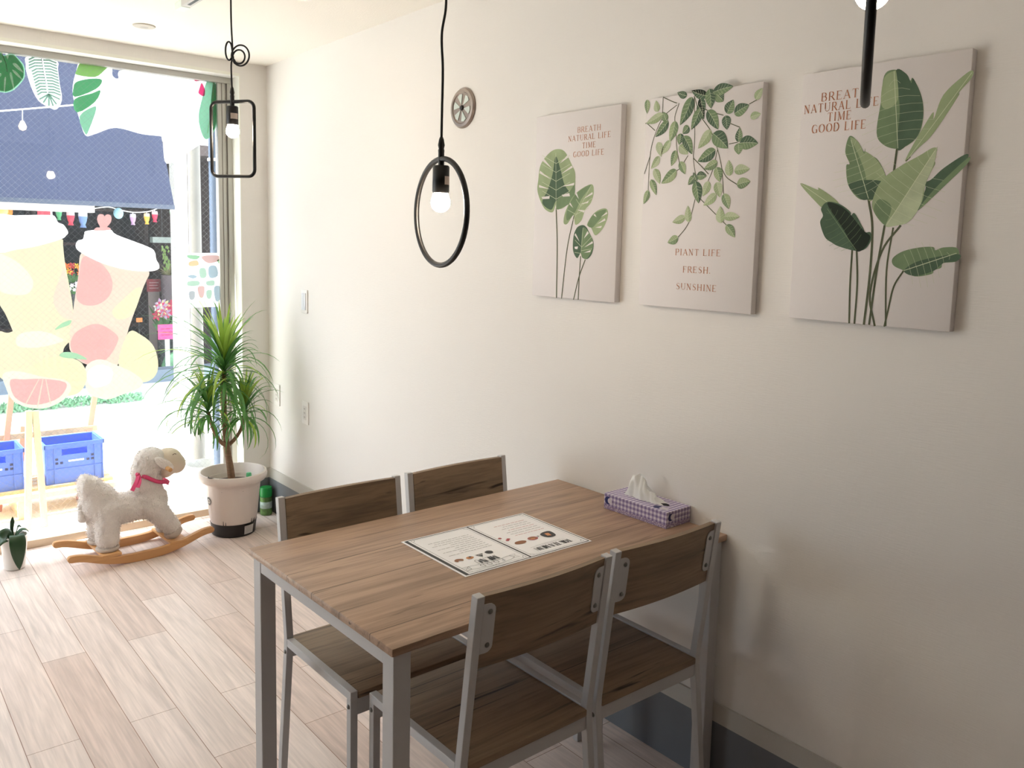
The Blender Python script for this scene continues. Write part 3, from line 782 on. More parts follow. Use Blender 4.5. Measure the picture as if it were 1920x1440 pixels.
# big leaf
monst_outline([(186, 360), (236, 372), (278, 450), (296, 500), (290, 600), (262, 660), (212, 696), (190, 664), (168, 714), (120, 690), (84, 600), (88, 530), (100, 450), (140, 390)], 'l')
monst_outline([(186, 400), (212, 470), (236, 560), (284, 640), (212, 690), (188, 650), (160, 700), (110, 660), (140, 590), (168, 500)], 'd')
monst_outline([(188, 690), (196, 640), (260, 600), (292, 560), (284, 640), (212, 694)], 'm')
d.fills([[A6(*p) for p in q] for q in ([(208, 440), (252, 392), (262, 402)], [(214, 500), (276, 452), (282, 462)], [(216, 570), (290, 548), (288, 562)], [(220, 616), (262, 606), (266, 624), (226, 626)], [(166, 470), (118, 410), (108, 422)], [(160, 530), (98, 480), (94, 494)], [(152, 584), (92, 560), (92, 574)], [(106, 628), (152, 622), (150, 638), (112, 640)])], MG['w'])
d.lines([[A6(188, 700), A6(186, 380)]]+[[A6(188, y), A6(188+s*78, y-46)] for y in (640, 590, 540, 490, 440) for s in (-1, 1)], .0013, MG['v'])
# mid leaf
monst_outline([(384, 556), (400, 600), (384, 660), (352, 700), (330, 760), (296, 784), (286, 730), (250, 780), (230, 770), (244, 700), (296, 610)], 'l')
monst_outline([(384, 560), (330, 640), (290, 720), (250, 760), (250, 700), (300, 610)], 'm')
d.fills([[A6(*p) for p in q] for q in ([(340, 640), (392, 600), (394, 612)], [(320, 670), (372, 650), (366, 662)], [(306, 700), (350, 702), (344, 716)], [(316, 640), (296, 612), (304, 604)], [(284, 690), (262, 668), (268, 660)])], MG['w'])
d.lines([[A6(284, 760), A6(384, 566)], [A6(300, 726), A6(372, 690)], [A6(326, 680), A6(390, 634)], [A6(300, 726), A6(252, 700)], [A6(326, 680), A6(300, 640)]], .0012, MG['v'])
# small pale leaf and dark leaf
monst_outline([(470, 694), (480, 730), (460, 790), (430, 830), (406, 842), (384, 800), (362, 784), (392, 730), (430, 700)], 'l')
monst_outline([(470, 700), (420, 770), (390, 800), (366, 784), (400, 724)], 'm')
d.fills([[A6(*p) for p in q] for q in ([(420, 780), (462, 748), (466, 760)], [(408, 800), (446, 790), (440, 802)], [(416, 742), (398, 730), (406, 722)], [(440, 740), (474, 712), (476, 722)])], MG['w'])
monst_outline([(338, 786), (360, 800), (372, 824), (398, 880), (392, 940), (366, 976), (336, 970), (326, 944), (306, 972), (284, 930), (286, 850), (306, 800)], 'd')
monst_outline([(340, 800), (386, 850), (396, 910), (362, 974), (336, 966), (330, 920)], 'm')
d.fills([[A6(*p) for p in q] for q in ([(344, 862), (364, 820), (372, 832)], [(346, 912), (392, 876), (396, 888)], [(344, 942), (384, 926), (380, 938)], [(320, 880), (298, 832), (292, 842)], [(292, 908), (312, 906), (308, 922), (294, 920)])], MG['w'])
d.lines([[A6(326, 962), A6(340, 800)], [A6(332, 910), A6(390, 850)], [A6(330, 930), A6(390, 920)], [A6(332, 910), A6(294, 870)], [A6(328, 945), A6(292, 940)]], .0012, MG['v'])
d.build('leaf_print', t1)
d = Draw(wall_to3)
def line_text(s, p0, p1, h, T):
    a, b = Vector(T(*p0)), Vector(T(*p1)); c = (a+b)/2; text(d, s, c.x, c.y-h/2, h, MG['t'], width=(b-a).length, bold=.14, track=.12)
for s, a, b in (('BREATH', (308, 250), (440, 236)), ('NATURAL LIFE', (256, 298), (496, 278)), ('TIME', (334, 340), (412, 330)), ('GOOD LIFE', (284, 388), (458, 374))):
    d = Draw(wall_to3); line_text(s, a, b, .0168, A6); d.build('lettering', t1)

# middle canvas: hanging vines
t2 = canvas('canvas print of hanging green vines above the words plant life, fresh, sunshine', 1.250, 1.644, 1.369, 1.9684)
d = Draw(wall_to3)
for pts in ([(965, 60), (968, 200), (966, 330), (960, 410), (975, 520), (990, 620)], [(965, 60), (1000, 170), (1060, 260), (1096, 360), (1120, 470), (1130, 610)], [(1096, 360), (1070, 470), (1040, 545)],
            [(880, 100), (856, 180), (862, 260), (868, 360), (884, 450)], [(868, 110), (790, 180), (740, 290), (716, 400), (706, 590)], [(690, 215), (780, 180)], [(700, 215), (745, 255)], [(716, 400), (684, 498)],
            [(970, 640), (930, 780), (860, 870)], [(1000, 640), (1060, 700), (1120, 760), (1160, 800)], [(960, 410), (1000, 450), (1046, 500)], [(1120, 470), (1150, 520), (1210, 560)], [(1000, 120), (1060, 150), (1130, 168)], [(1160, 330), (1210, 320)], [(1275, 105), (1320, 80)], [(1170, 215), (1222, 236)], [(790, 66), (840, 90), (868, 100)], [(790, 70), (786, 170)], [(930, 395), (890, 460)], [(884, 470), (830, 500)]):
    d.line(smooth2([A6(*p) for p in pts], 5, False), .0022, MG['s'])
LV = [((955, 65), (885, 225), 74, 'd', 'm'), ((925, 60), (870, 40), 40, 'd', 'd'), ((1000, 70), (1014, 170), 50, 'd', 'k'), ((1040, 60), (950, 30), 50, 'd', 'k'), ((1050, 20), (1060, 130), 70, 'd', 'm'), ((1070, 40), (1185, 5), 60, 'd', 'm'), ((1090, 50), (1130, 90), 60, 'd', 'm'), ((985, 110), (1020, 190), 46, 'k', 'd'), ((1000, 130), (948, 250), 60, 'd', 'm'), ((1040, 140), (1100, 248), 66, 'm', 'd'),
      ((1150, 160), (1186, 80), 64, 'd', 'm'), ((1190, 160), (1275, 110), 64, 'd', 'm'), ((1140, 170), (1150, 250), 56, 'd', 'd'), ((1280, 180), (1340, 160), 40, 'l', 'p'), ((1310, 80), (1350, 15), 44, 'l', 'p'),
      ((1215, 320), (1222, 236), 44, 'd', 'm'), ((1220, 325), (1325, 326), 70, 'd', 'm'), ((1212, 325), (1216, 390), 56, 'm', 'm'), ((1070, 270), (1155, 355), 84, 'd', 'm'), ((1060, 250), (986, 356), 60, 'l', 'p'), ((1085, 362), (984, 428), 66, 'd', 'm'),
      ((880, 340), (930, 388), 56, 'l', 'p'), ((905, 285), (954, 388), 60, 'm', 'd'), ((890, 270), (880, 335), 50, 'd', 'm'), ((935, 230), (900, 272), 50, 'd', 'm'), ((860, 200), (828, 320), 60, 'm', 'l'), ((820, 200), (746, 290), 56, 'd', 'm'), ((810, 200), (790, 150), 46, 'm', 'm'), ((790, 160), (694, 215), 50, 'l', 'p'), ((760, 150), (750, 85), 44, 'p', 'l'), ((700, 80), (700, 160), 40, 'l', 'm'), ((830, 310), (776, 392), 46, 'p', 'l'), ((862, 365), (836, 455), 48, 'l', 'm'), ((760, 320), (780, 402), 50, 'p', 'p'), ((770, 400), (722, 470), 46, 'p', 'l'), ((740, 470), (772, 555), 50, 'l', 'p'), ((866, 476), (780, 552), 62, 'l', 'm'), ((884, 430), (914, 500), 46, 'l', 'm'),
      ((720, 530), (752, 618), 44, 'm', 'l'), ((708, 590), (680, 668), 44, 'm', 'l'), ((968, 510), (930, 560), 44, 'd', 'm'), ((978, 510), (1036, 510), 46, 'd', 'm'), ((972, 540), (990, 664), 66, 'd', 'm'), ((980, 540), (960, 490), 30, 'd', 'd'),
      ((1096, 430), (1020, 470), 50, 'm', 'l'), ((1090, 460), (1110, 545), 56, 'm', 'l'), ((1048, 540), (1012, 625), 50, 'l', 'p'), ((1090, 545), (1110, 630), 56, 'p', 'l'), ((1090, 610), (1016, 676), 50, 'l', 'p'), ((1130, 610), (1160, 696), 52, 'l', 'm'), ((1165, 510), (1160, 420), 50, 'p', 'l'), ((1190, 480), (1278, 470), 52, 'p', 'l'), ((1205, 560), (1282, 540), 56, 'l', 'm'),
      ((935, 770), (930, 676), 46, 'p', 'l'), ((915, 740), (842, 770), 46, 'l', 'p'), ((875, 855), (815, 885), 50, 'm', 'l'), ((1115, 775), (1112, 680), 56, 'p', 'l'), ((1130, 740), (1222, 740), 46, 'p', 'l'), ((1145, 785), (1194, 856), 50, 'm', 'l')]
lay = {}
for b, tp, wd, c1, c2 in LV:
    leaf(d, A6(*b), A6(*tp), wd/3*.00155, c1, c2, 'v', .03, .72, 4, .0009); d.h -= .000035
d.build('leaf_print', t2)
d = Draw(wall_to3)
for s, a, b in (('PIANT LIFE', (858, 940), (1114, 940)), ('FRESH.', (900, 1036), (1058, 1040)), ('SUNSHINE', (862, 1132), (1090, 1140))):
    d = Draw(wall_to3); line_text(s, a, b, .0170, A6); d.build('lettering', t2)

# right canvas: bird of paradise leaves
t3 = canvas('canvas print of broad banana-like leaves, partly behind the edge-on pendant lamp', .7452, 1.138, 1.3697, 1.9691)
d = Draw(wall_to3)
for pts, wd in (([(355, 1055), (346, 1200), (342, 1364)], .0045), ([(374, 1055), (376, 1200), (364, 1366)], .0045), ([(424, 840), (440, 960), (430, 1150), (404, 1370)], .0055), ([(545, 620), (530, 730)], .005), ([(492, 950), (460, 1130), (426, 1370)], .005), ([(560, 950), (480, 1060), (430, 1240), (450, 1376)], .005), ([(528, 960), (500, 1140), (496, 1376)], .004), ([(572, 1142), (530, 1210), (506, 1310), (490, 1378)], .004), ([(600, 660), (580, 680)], .004)):
    d.line(smooth2([A7(*p) for p in pts], 6, False), wd, MG['s'])
def blob(pts, c): d.fill(smooth2([A7(*p) for p in pts], 5), MG[c])
def veins(b, tp, sp, c='v', n=8, lean=.35, w=.0009):
    B, T = Vector(A7(*b)), Vector(A7(*tp)); ax = T-B; nn = Vector((-ax.y, ax.x)).normalized(); ls = []
    for i in range(1, n):
        s = i/n; p = B+ax*s; w2 = sp*.00075*math.sin(PI*min(.95, s**.8+.05))
        for sg in (-1, 1): ls.append([tuple(p), tuple(p+nn*sg*w2*.5+ax*lean*.05), tuple(p+nn*sg*w2+ax*lean*.16)])
    d.lines(ls, w*.55, MG[c]); d.line([tuple(B), tuple(T)], w*1.6, MG[c])
blob([(580, 672), (690, 480), (700, 500), (740, 400), (836, 310), (866, 300), (858, 330), (806, 390), (800, 410), (700, 560), (640, 620)], 'l'); d.line([A7(590, 670), A7(860, 306)], .0012, MG['v'])
blob([(544, 628), (486, 610), (458, 560), (476, 430), (490, 320), (530, 294), (580, 310), (600, 340), (612, 330), (646, 400), (656, 480), (640, 560), (600, 606)], 'm')
blob([(544, 626), (556, 460), (540, 300), (584, 312), (604, 350), (614, 332), (648, 410), (654, 490), (632, 570), (590, 610)], 'd'); blob([(530, 300), (490, 330), (476, 430), (500, 460), (548, 420), (542, 310)], 'l')
veins((548, 626), (532, 300), 110, 'v', 9, -.4)
blob([(630, 890), (664, 800), (660, 772), (690, 756), (740, 710), (830, 652), (840, 670), (760, 760)], 'd'); blob([(636, 886), (700, 800), (840, 668), (842, 690), (760, 770)], 'm')
blob([(422, 842), (380, 836), (338, 780), (330, 700), (344, 690), (326, 640), (344, 574), (380, 598), (404, 640), (410, 626), (416, 656), (460, 670), (496, 740), (490, 780), (460, 830)], 'm')
blob([(422, 842), (412, 740), (380, 650), (346, 580), (382, 600), (404, 646), (414, 640), (460, 676), (494, 740), (480, 800), (450, 836)], 'l'); blob([(422, 842), (390, 838), (340, 780), (400, 760), (490, 770), (456, 834)], 'd')
veins((424, 838), (350, 590), 96, 'v', 9, .4)
blob([(492, 950), (450, 900), (440, 850), (480, 760), (560, 700), (640, 656), (694, 624), (714, 630), (700, 670), (706, 690), (690, 720), (664, 780), (650, 850), (600, 930), (540, 952)], 'l')
blob([(496, 950), (560, 860), (700, 640), (712, 632), (700, 690), (660, 790), (640, 870), (596, 934), (540, 952)], 'p'); blob([(490, 948), (446, 890), (470, 840), (520, 870), (500, 940)], 'm')
veins((500, 950), (704, 636), 120, 'v', 10, .4)
blob([(240, 880), (200, 850), (136, 774), (208, 800), (214, 792), (270, 830), (300, 866)], 'l'); d.line([A7(290, 880), A7(140, 776)], .0012, MG['v'])
blob([(368, 1058), (300, 1040), (270, 1024), (240, 1000), (220, 940), (232, 910), (224, 880), (250, 852), (300, 860), (346, 892), (350, 910), (366, 900), (400, 960), (410, 980), (432, 980), (436, 1010), (410, 1050)], 'd')
blob([(368, 1056), (320, 970), (250, 860), (300, 866), (344, 900), (400, 970), (432, 1000), (406, 1048)], 'k')
veins((372, 1056), (250, 880), 64, 'm', 9, .4)
blob([(574, 1142), (530, 1120), (526, 1090), (570, 1060), (640, 1044), (696, 1042), (706, 1056), (740, 1044), (800, 1048), (800, 1100), (740, 1110), (730, 1130), (700, 1140), (690, 1156), (620, 1166)], 'm')
blob([(574, 1142), (640, 1100), (800, 1072), (800, 1100), (740, 1110), (700, 1142), (620, 1164)], 'd')
veins((572, 1142), (796, 1068), 70, 'v', 8, -.2)
d.build('leaf_print', t3)
d = Draw(wall_to3)
for s, a, b in (('BREATH', (224, 408), (420, 388)), ('NATURAL LIFE', (152, 464), (468, 424)), ('TIME', (250, 494), (352, 484)), ('GOOD LIFE', (184, 546), (414, 522))):
    d = Draw(wall_to3); line_text(s, a, b, .0195, A7); d.build('lettering', t3)

# vent grille
v = thing('wall_vent', 'round chrome air vent with fan-like slots high on the wall', 'air vent', (0, 2.580, 2.051))
MY = Matrix.Rotation(-PI/2, 4, 'Y')
M_CHR = mat('vent_chrome', (158, 146, 138), .28, .75)
MB().lathe([(.0, 0), (.075, 0), (.076, .004), (.070, .011), (.060, .012), (.056, .008), (.0, .008)], 40, M=MY).build('rim', M_CHR, v, smooth=.6)
MV = mat('vent_blade', (206, 214, 206), .3, .5)
for k in range(6):
    a = 2*PI*k/6+.26
    f = MB(); f.prism([(.012*math.cos(a), .012*math.sin(a)), (.050*math.cos(a-.30), .050*math.sin(a-.30)), (.053*math.cos(a), .053*math.sin(a)), (.050*math.cos(a+.30), .050*math.sin(a+.30))], lambda y, z: (-.0082, y, z), lambda y, z: (-.0105, y, z)); f.build('slot', MV, v)
MB().lathe([(0, .016), (.007, .015), (.010, .011), (.010, .008), (0, .008)], 16, M=MY).build('knob', M_BLACK, v, smooth=.6)

def plate(name, label, cat, y, z, kind):
    t = thing(name, label, cat, (0, y, z))
    MB().box(-.007, 0, -.036, .036, -.0605, .0605).build('plate', M_WHITEP, t, .003, smooth=.5)
    if kind == 'switch':
        for s in (-1, 1): MB().box(-.0105, -.0068, s*.0115-.010, s*.0115+.010, -.044, .044).build('rocker', mat('rocker_white', (228, 232, 238), .3), t, .0012)
    else:
        MB().box(-.0085, -.0068, -.018, .018, -.036, .036).build('socket_panel', mat('socket_panel', (226, 222, 216), .35), t, .001)
        s = MB()
        for dz in (-.022, 0, .022):
            for dy in (-.005, .005): s.box(-.0089, -.0084, dy-.001, dy+.001, dz-.004, dz+.004)
        s.build('slot', mat('slot_grey', (110, 90, 88), .6), t)
    return t
plate('light_switch', 'white double rocker light switch on the right wall near the corner', 'switch', 3.938, 1.228, 'switch')
plate('power_outlet', 'white power outlet low on the right wall, below the light switch', 'outlet', 3.933, .645, 'outlet')
plate('power_outlet', 'white power outlet close to the corner, behind the potted plant leaves', 'outlet', 4.285, .687, 'outlet')

# ================================================================== POTTED PLANT
M_POT = mat('pot_plastic', (226, 214, 206), .45); M_POTB = mat('pot_black_base', (22, 20, 20), .35)
M_SOIL = mat('soil', (70, 54, 44), .95, bump=.8, bscale=90)
M_TRUNK = mat('cane_trunk', (140, 108, 84), .8, bump=.6, bscale=60, var=.2, vscale=30, stretch=(1, 1, 4))
M_LEAF = mat('blade_leaf', (88, 138, 70), .42, var=.25, vscale=6, trans=.28)
M_LEAF2 = mat('young_blade_leaf', (164, 192, 84), .42, var=.2, vscale=6, trans=.35)
PLX, PLY = -.305, 4.165
def make_plant():
    t = thing('potted_dracaena', 'potted dracaena with arching blade leaves in a white ribbed pot beside the window', 'potted plant', (PLX, PLY, 0))
    n = 72; prof = [(.116, .068), (.122, .10), (.139, .27), (.142, .283), (.163, .287), (.171, .297), (.174, .316), (.170, .330), (.160, .331), (.155, .322), (.140, .27), (.134, .255)]
    mb = MB(); k = len(prof); base = 0
    for i in range(n):
        w = 2*PI*i/n
        for j, (r, z) in enumerate(prof):
            rr = r-(.0013 if (i % 3 == 0 and 0 < j < 3) else 0); mb.v.append((rr*math.cos(w), rr*math.sin(w), z))
    for i in range(n):
        j = (i+1) % n
        for q in range(k-1): mb.face((i*k+q, j*k+q, j*k+q+1, i*k+q+1))
    pot = mb.build('pot', M_POT, t, smooth=.7)
    bs = MB(); bs.lathe([(0, 0), (.104, 0), (.110, .004), (.117, .066), (.119, .069), (.0, .069)], 48); bs.build('pot_base', M_POTB, t, smooth=.6)
    # drainage slits above the base, a label on it and a dark emblem on the side
    for a in (-62, -55, -49, -136, -130):
        a = math.radians(a); sl = MB()
        sl.box(.1165, .1195, -.0012, .0012, .066, .092, Matrix.Rotation(a, 4, 'Z'))
        sl.build('drain_slit', M_POTB, pot)
    d = Draw(lambda u, v, h: ((.104+.14*v+.0135*0+.0085+h)*math.cos(u), (.104+.14*v+.0085+h)*math.sin(u), v))
    lab = mat('pot_label', (200, 198, 196), .5); a0, a1 = math.radians(-84), math.radians(-56)
    d.fills([[(a0+(a1-a0)*q/6, .012), (a0+(a1-a0)*(q+1)/6, .012), (a0+(a1-a0)*(q+1)/6, .058), (a0+(a1-a0)*q/6, .058)] for q in range(6)], lab)
    ink = mat('pot_label_ink', (90, 90, 96), .6)
    d.disc((a0+.05, .052), .012, M_POTB, 10, .0022)
    for q in range(5): d.lines([[(a0+.10+.06*s, .052-q*.0065), (a0+.10+.06*(s+.7), .052-q*.0065)] for s in range(5)], .0011, ink)
    d.build('label', t)
    d = Draw(lambda u, v, h: ((.122+.1*(v-.10)+.0018+h)*math.cos(u), (.122+.1*(v-.10)+.0018+h)*math.sin(u), v))
    c = math.radians(-176); d.disc((c, .19), .17, mat('pot_emblem', (70, 66, 66), .5), 28, .022)
    d.disc((c, .19), .10, M_POT, 20, .012); d.disc((c, .19), .05, MATS['pot_emblem'], 16, .007); d.build('emblem', t)
    MB().lathe([(0, .262), (.08, .266), (.136, .258), (.136, .25), (0, .25)], 32).build('soil', M_SOIL, t, smooth=True)
    Z = lambda x, z, y=0: Vector((x-PLX, y, z))
    trunk = smoothpath([Z(-.310, .255), Z(-.318, .34), Z(-.336, .47), Z(-.345, .60), Z(-.348, .72), Z(-.343, .86)], 8)
    nt = len(trunk); MB().tube(trunk, [.0205-.0095*(i/(nt-1)) if i > 2 else .024-.001*i for i in range(nt)], 14).build('trunk', M_TRUNK, t, smooth=True)
    brl = smoothpath([Z(-.334, .462), Z(-.375, .50, -.01), Z(-.412, .57, -.02), Z(-.436, .66, -.02)], 6)
    brr = smoothpath([Z(-.334, .465), Z(-.295, .495, .0), Z(-.262, .55, -.01), Z(-.245, .64, -.015)], 6)
    MB().tube(brl, [.011-.003*i/len(brl) for i in range(len(brl))], 10).build('branch', M_TRUNK, t, smooth=True)
    MB().tube(brr, [.011-.003*i/len(brr) for i in range(len(brr))], 10).build('branch', M_TRUNK, t, smooth=True)
    r = random.Random(11)
    def crown(name, c, n, Lmin, Lmax, wid, zspan):
        mb = MB()
        for i in range(n):
            u = i/n                                   # 0 oldest (hanging) .. 1 youngest (upright)
            az = i*2.399963+r.uniform(-.3, .3); L = r.uniform(Lmin, Lmax)*(1.0 if u < .8 else .72)
            el0 = math.radians(-5+85*u**.9+r.uniform(-8, 8)); droop = (2.5-2.1*u)*r.uniform(.75, 1.25)
            p = Vector(c)+Vector((0, 0, -zspan*.5+zspan*u)); seg = 9; el = el0; mb.mi = 1 if (u > .72 and r.random() < .7) or r.random() < .1 else 0
            tip_az = az+r.uniform(-.25, .25); prev = None
            for k in range(seg+1):
                s = k/seg; a = az+(tip_az-az)*s
                dr = Vector((math.cos(a)*math.cos(el), math.sin(a)*math.cos(el), math.sin(el)))
                if dr.x > 0: dr.x *= .62
                if dr.y > 0: dr.y *= .50
                if k: p = p+dr*(L/seg)
                # keep clear of the walls
                gx, gy = PLX+p.x, PLY+p.y
                if gx > -.012: p.x = -.012-PLX
                if gy > 4.375 and gx > -.17: p.y = 4.375-PLY
                if gy > 4.50: p.y = 4.50-PLY
                if gx < -.50 and p.z < .57: p.z = .57+.01*k
                sd = Vector((-math.sin(a), math.cos(a), 0)); w = wid*(.55+1.1*s if s < .35 else .935*(1-(s-.35)/.65)**.7)*.5+.0002
                up = sd.cross(dr).normalized()
                cur = (mb.vert(p+sd*w+up*w*.35), mb.vert(p), mb.vert(p-sd*w+up*w*.35))
                if prev:
                    mb.face((prev[0], cur[0], cur[1], prev[1])); mb.face((prev[1], cur[1], cur[2], prev[2]))
                prev = cur
                el -= droop/seg*(.35+1.3*s)
        return mb.build(name, [M_LEAF, M_LEAF2], t, smooth=True)
    crown('foliage_crown', Z(-.343, .87), 112, .32, .50, .021, .17)
    crown('foliage_crown', Z(-.438, .67, -.02), 58, .22, .36, .018, .10)
    crown('foliage_crown', Z(-.243, .65, -.015), 58, .22, .36, .018, .10)
    return t
make_plant()
pf = thing('plant_food_ampoule', 'green-capped plant food bottle stuck upside down in the dracaena pot soil', 'plant food', (PLX+.068, PLY-.045, .262))
MB().lathe([(.0, 0), (.006, .002), (.009, .012), (.011, .030), (.011, .034), (0, .034)], 16).build('bottle', mat('ampoule_green', (60, 170, 100), .3, trans=.2), pf, smooth=True)
MB().lathe([(0, .034), (.013, .034), (.014, .042), (.012, .056), (0, .058)], 16).build('cap', mat('ampoule_cap', (110, 210, 150), .35), pf, smooth=.6)
tw = MB().tube(smoothpath([(PLX-.150, PLY-.06, .3335), (PLX-.155, PLY-.085, .3335), (PLX-.10, PLY-.09, .322), (PLX-.06, PLY-.08, .30), (PLX-.045, PLY-.07, .268)], 8), .0022, 6).build('support_wire', M_CORD)
tag(tw, 'dark bent wire lying over the left rim of the dracaena pot', 'wire')
cn = thing('air_freshener', 'green-lidded jar on the floor in the corner behind the potted dracaena', 'jar', (-.052, 4.335, 0))
MB().lathe([(0, 0), (.030, 0), (.033, .004), (.033, .100), (.030, .104), (0, .104)], 32).build('jar', mat('jar_green', (96, 132, 70), .3, var=.45, vscale=45), cn, smooth=.6)
MB().lathe([(.0332, .040), (.0336, .040), (.0336, .078), (.0332, .078)], 32, caps=False).build('label_band', mat('jar_band', (176, 196, 186), .4, var=.2, vscale=60), cn, smooth=True)
lid = MB()
for i in range(1): lid.lathe([(0, .104), (.031, .104), (.034, .108), (.034, .150), (.031, .158), (0, .159)], 32)
lid.build('lid', mat('lid_green', (20, 142, 62), .4), cn, smooth=.6)

# ================================================================== SMALL PLANT
sm = thing('potted_orchid', 'small white pot with broad drooping dark green leaves by the window', 'potted plant', (-1.303, 4.262, 0))
MB().lathe([(0, 0), (.038, 0), (.043, .004), (.057, .150), (.059, .155), (.056, .158), (.052, .155), (.048, .125), (0, .125)], 40).build('pot', mat('small_pot_white', (232, 226, 220), .35), sm, smooth=.6)
MB().lathe([(0, .138), (.03, .138), (.0485, .130), (.0475, .124), (0, .124)], 24).build('moss', mat('moss', (96, 88, 60), .95, bump=.9, bscale=120), sm, smooth=True)
M_OL = mat('broad_leaf', (40, 70, 40), .32, var=.12, vscale=14, trans=.08)
def broad(pts, wid, side):
    P = smoothpath(pts, 6); mb = MB(); n = len(P); side = Vector(side).normalized(); rows = []
    for i, p in enumerate(P):
        s = i/(n-1); t = (P[min(i+1, n-1)]-P[max(i-1, 0)]).normalized(); a = (side-t*side.dot(t)).normalized(); up = t.cross(a)
        w = wid*.5*max(.03, math.sin(PI*min(1, .06+.94*s**1.45))**.8)
        row = [p+a*w*q+up*abs(q)*w*.22 for q in (-1, -.5, 0, .5, 1)]; rows.append([mb.vert(x) for x in row])
    for i in range(n-1):
        for q in range(4): mb.face((rows[i][q], rows[i+1][q], rows[i+1][q+1], rows[i][q+1]))
    o = mb.build('leaf', M_OL, sm, smooth=True); md = o.modifiers.new('thickness', 'SOLIDIFY'); md.thickness = .0022; return o
broad([(0, -.01, .125), (.004, -.035, .165), (.004, -.062, .158), (.004, -.074, .10), (.008, -.070, .012)], .068, (1, .12, 0))
broad([(0, 0, .125), (-.02, -.02, .175), (-.05, -.04, .170), (-.085, -.05, .135), (-.11, -.055, .10)], .066, (.5, .5, .6))
broad([(0, .0, .125), (.012, .0, .17), (.022, -.004, .195), (.034, -.006, .19)], .032, (.1, 1, 0))
broad([(0, 0, .125), (-.004, .01, .18), (.0, .015, .215), (.002, .018, .24)], .018, (1, 0, 0))
broad([(0, .0, .125), (.025, .02, .16), (.05, .03, .165), (.07, .03, .15)], .038, (0, 1, 0))

# ================================================================== ROCKING SHEEP
M_FLEECE = mat('fleece', (230, 222, 216), .95, bump=.9, bscale=160, sheen=.4, spec=.1, var=.05, vscale=30)
M_FACE = mat('felt_face', (224, 208, 188), .9, bump=.25, bscale=300, sheen=.2, spec=.1)
M_SOLE = mat('felt_sole', (196, 184, 174), .95, bump=.3, bscale=200, spec=.1)
M_PINK = mat('pink_ribbon', (214, 66, 112), .7, bump=.2, bscale=200)
def fused(mb, voxel, smooth_it=6):
    me = mb.mesh('tmp'); o = bpy.data.objects.new('tmp', me); COL.objects.link(o)
    rm = o.modifiers.new('r', 'REMESH'); rm.mode = 'VOXEL'; rm.voxel_size = voxel
    sm_ = o.modifiers.new('s', 'SMOOTH'); sm_.iterations = smooth_it; sm_.factor = .6
    dg = bpy.context.evaluated_depsgraph_get(); dg.update()
    new = bpy.data.meshes.new_from_object(o.evaluated_get(dg)); bpy.data.objects.remove(o); bpy.data.meshes.remove(me)
    return new
def capsule(mb, a, b, ra, rb, n=8):
    a, b = Vector(a), Vector(b)
    for i in range(n+1):
        s = i/n; r = ra+(rb-ra)*s; mb.ell(a.lerp(b, s), (r, r, r), 8)
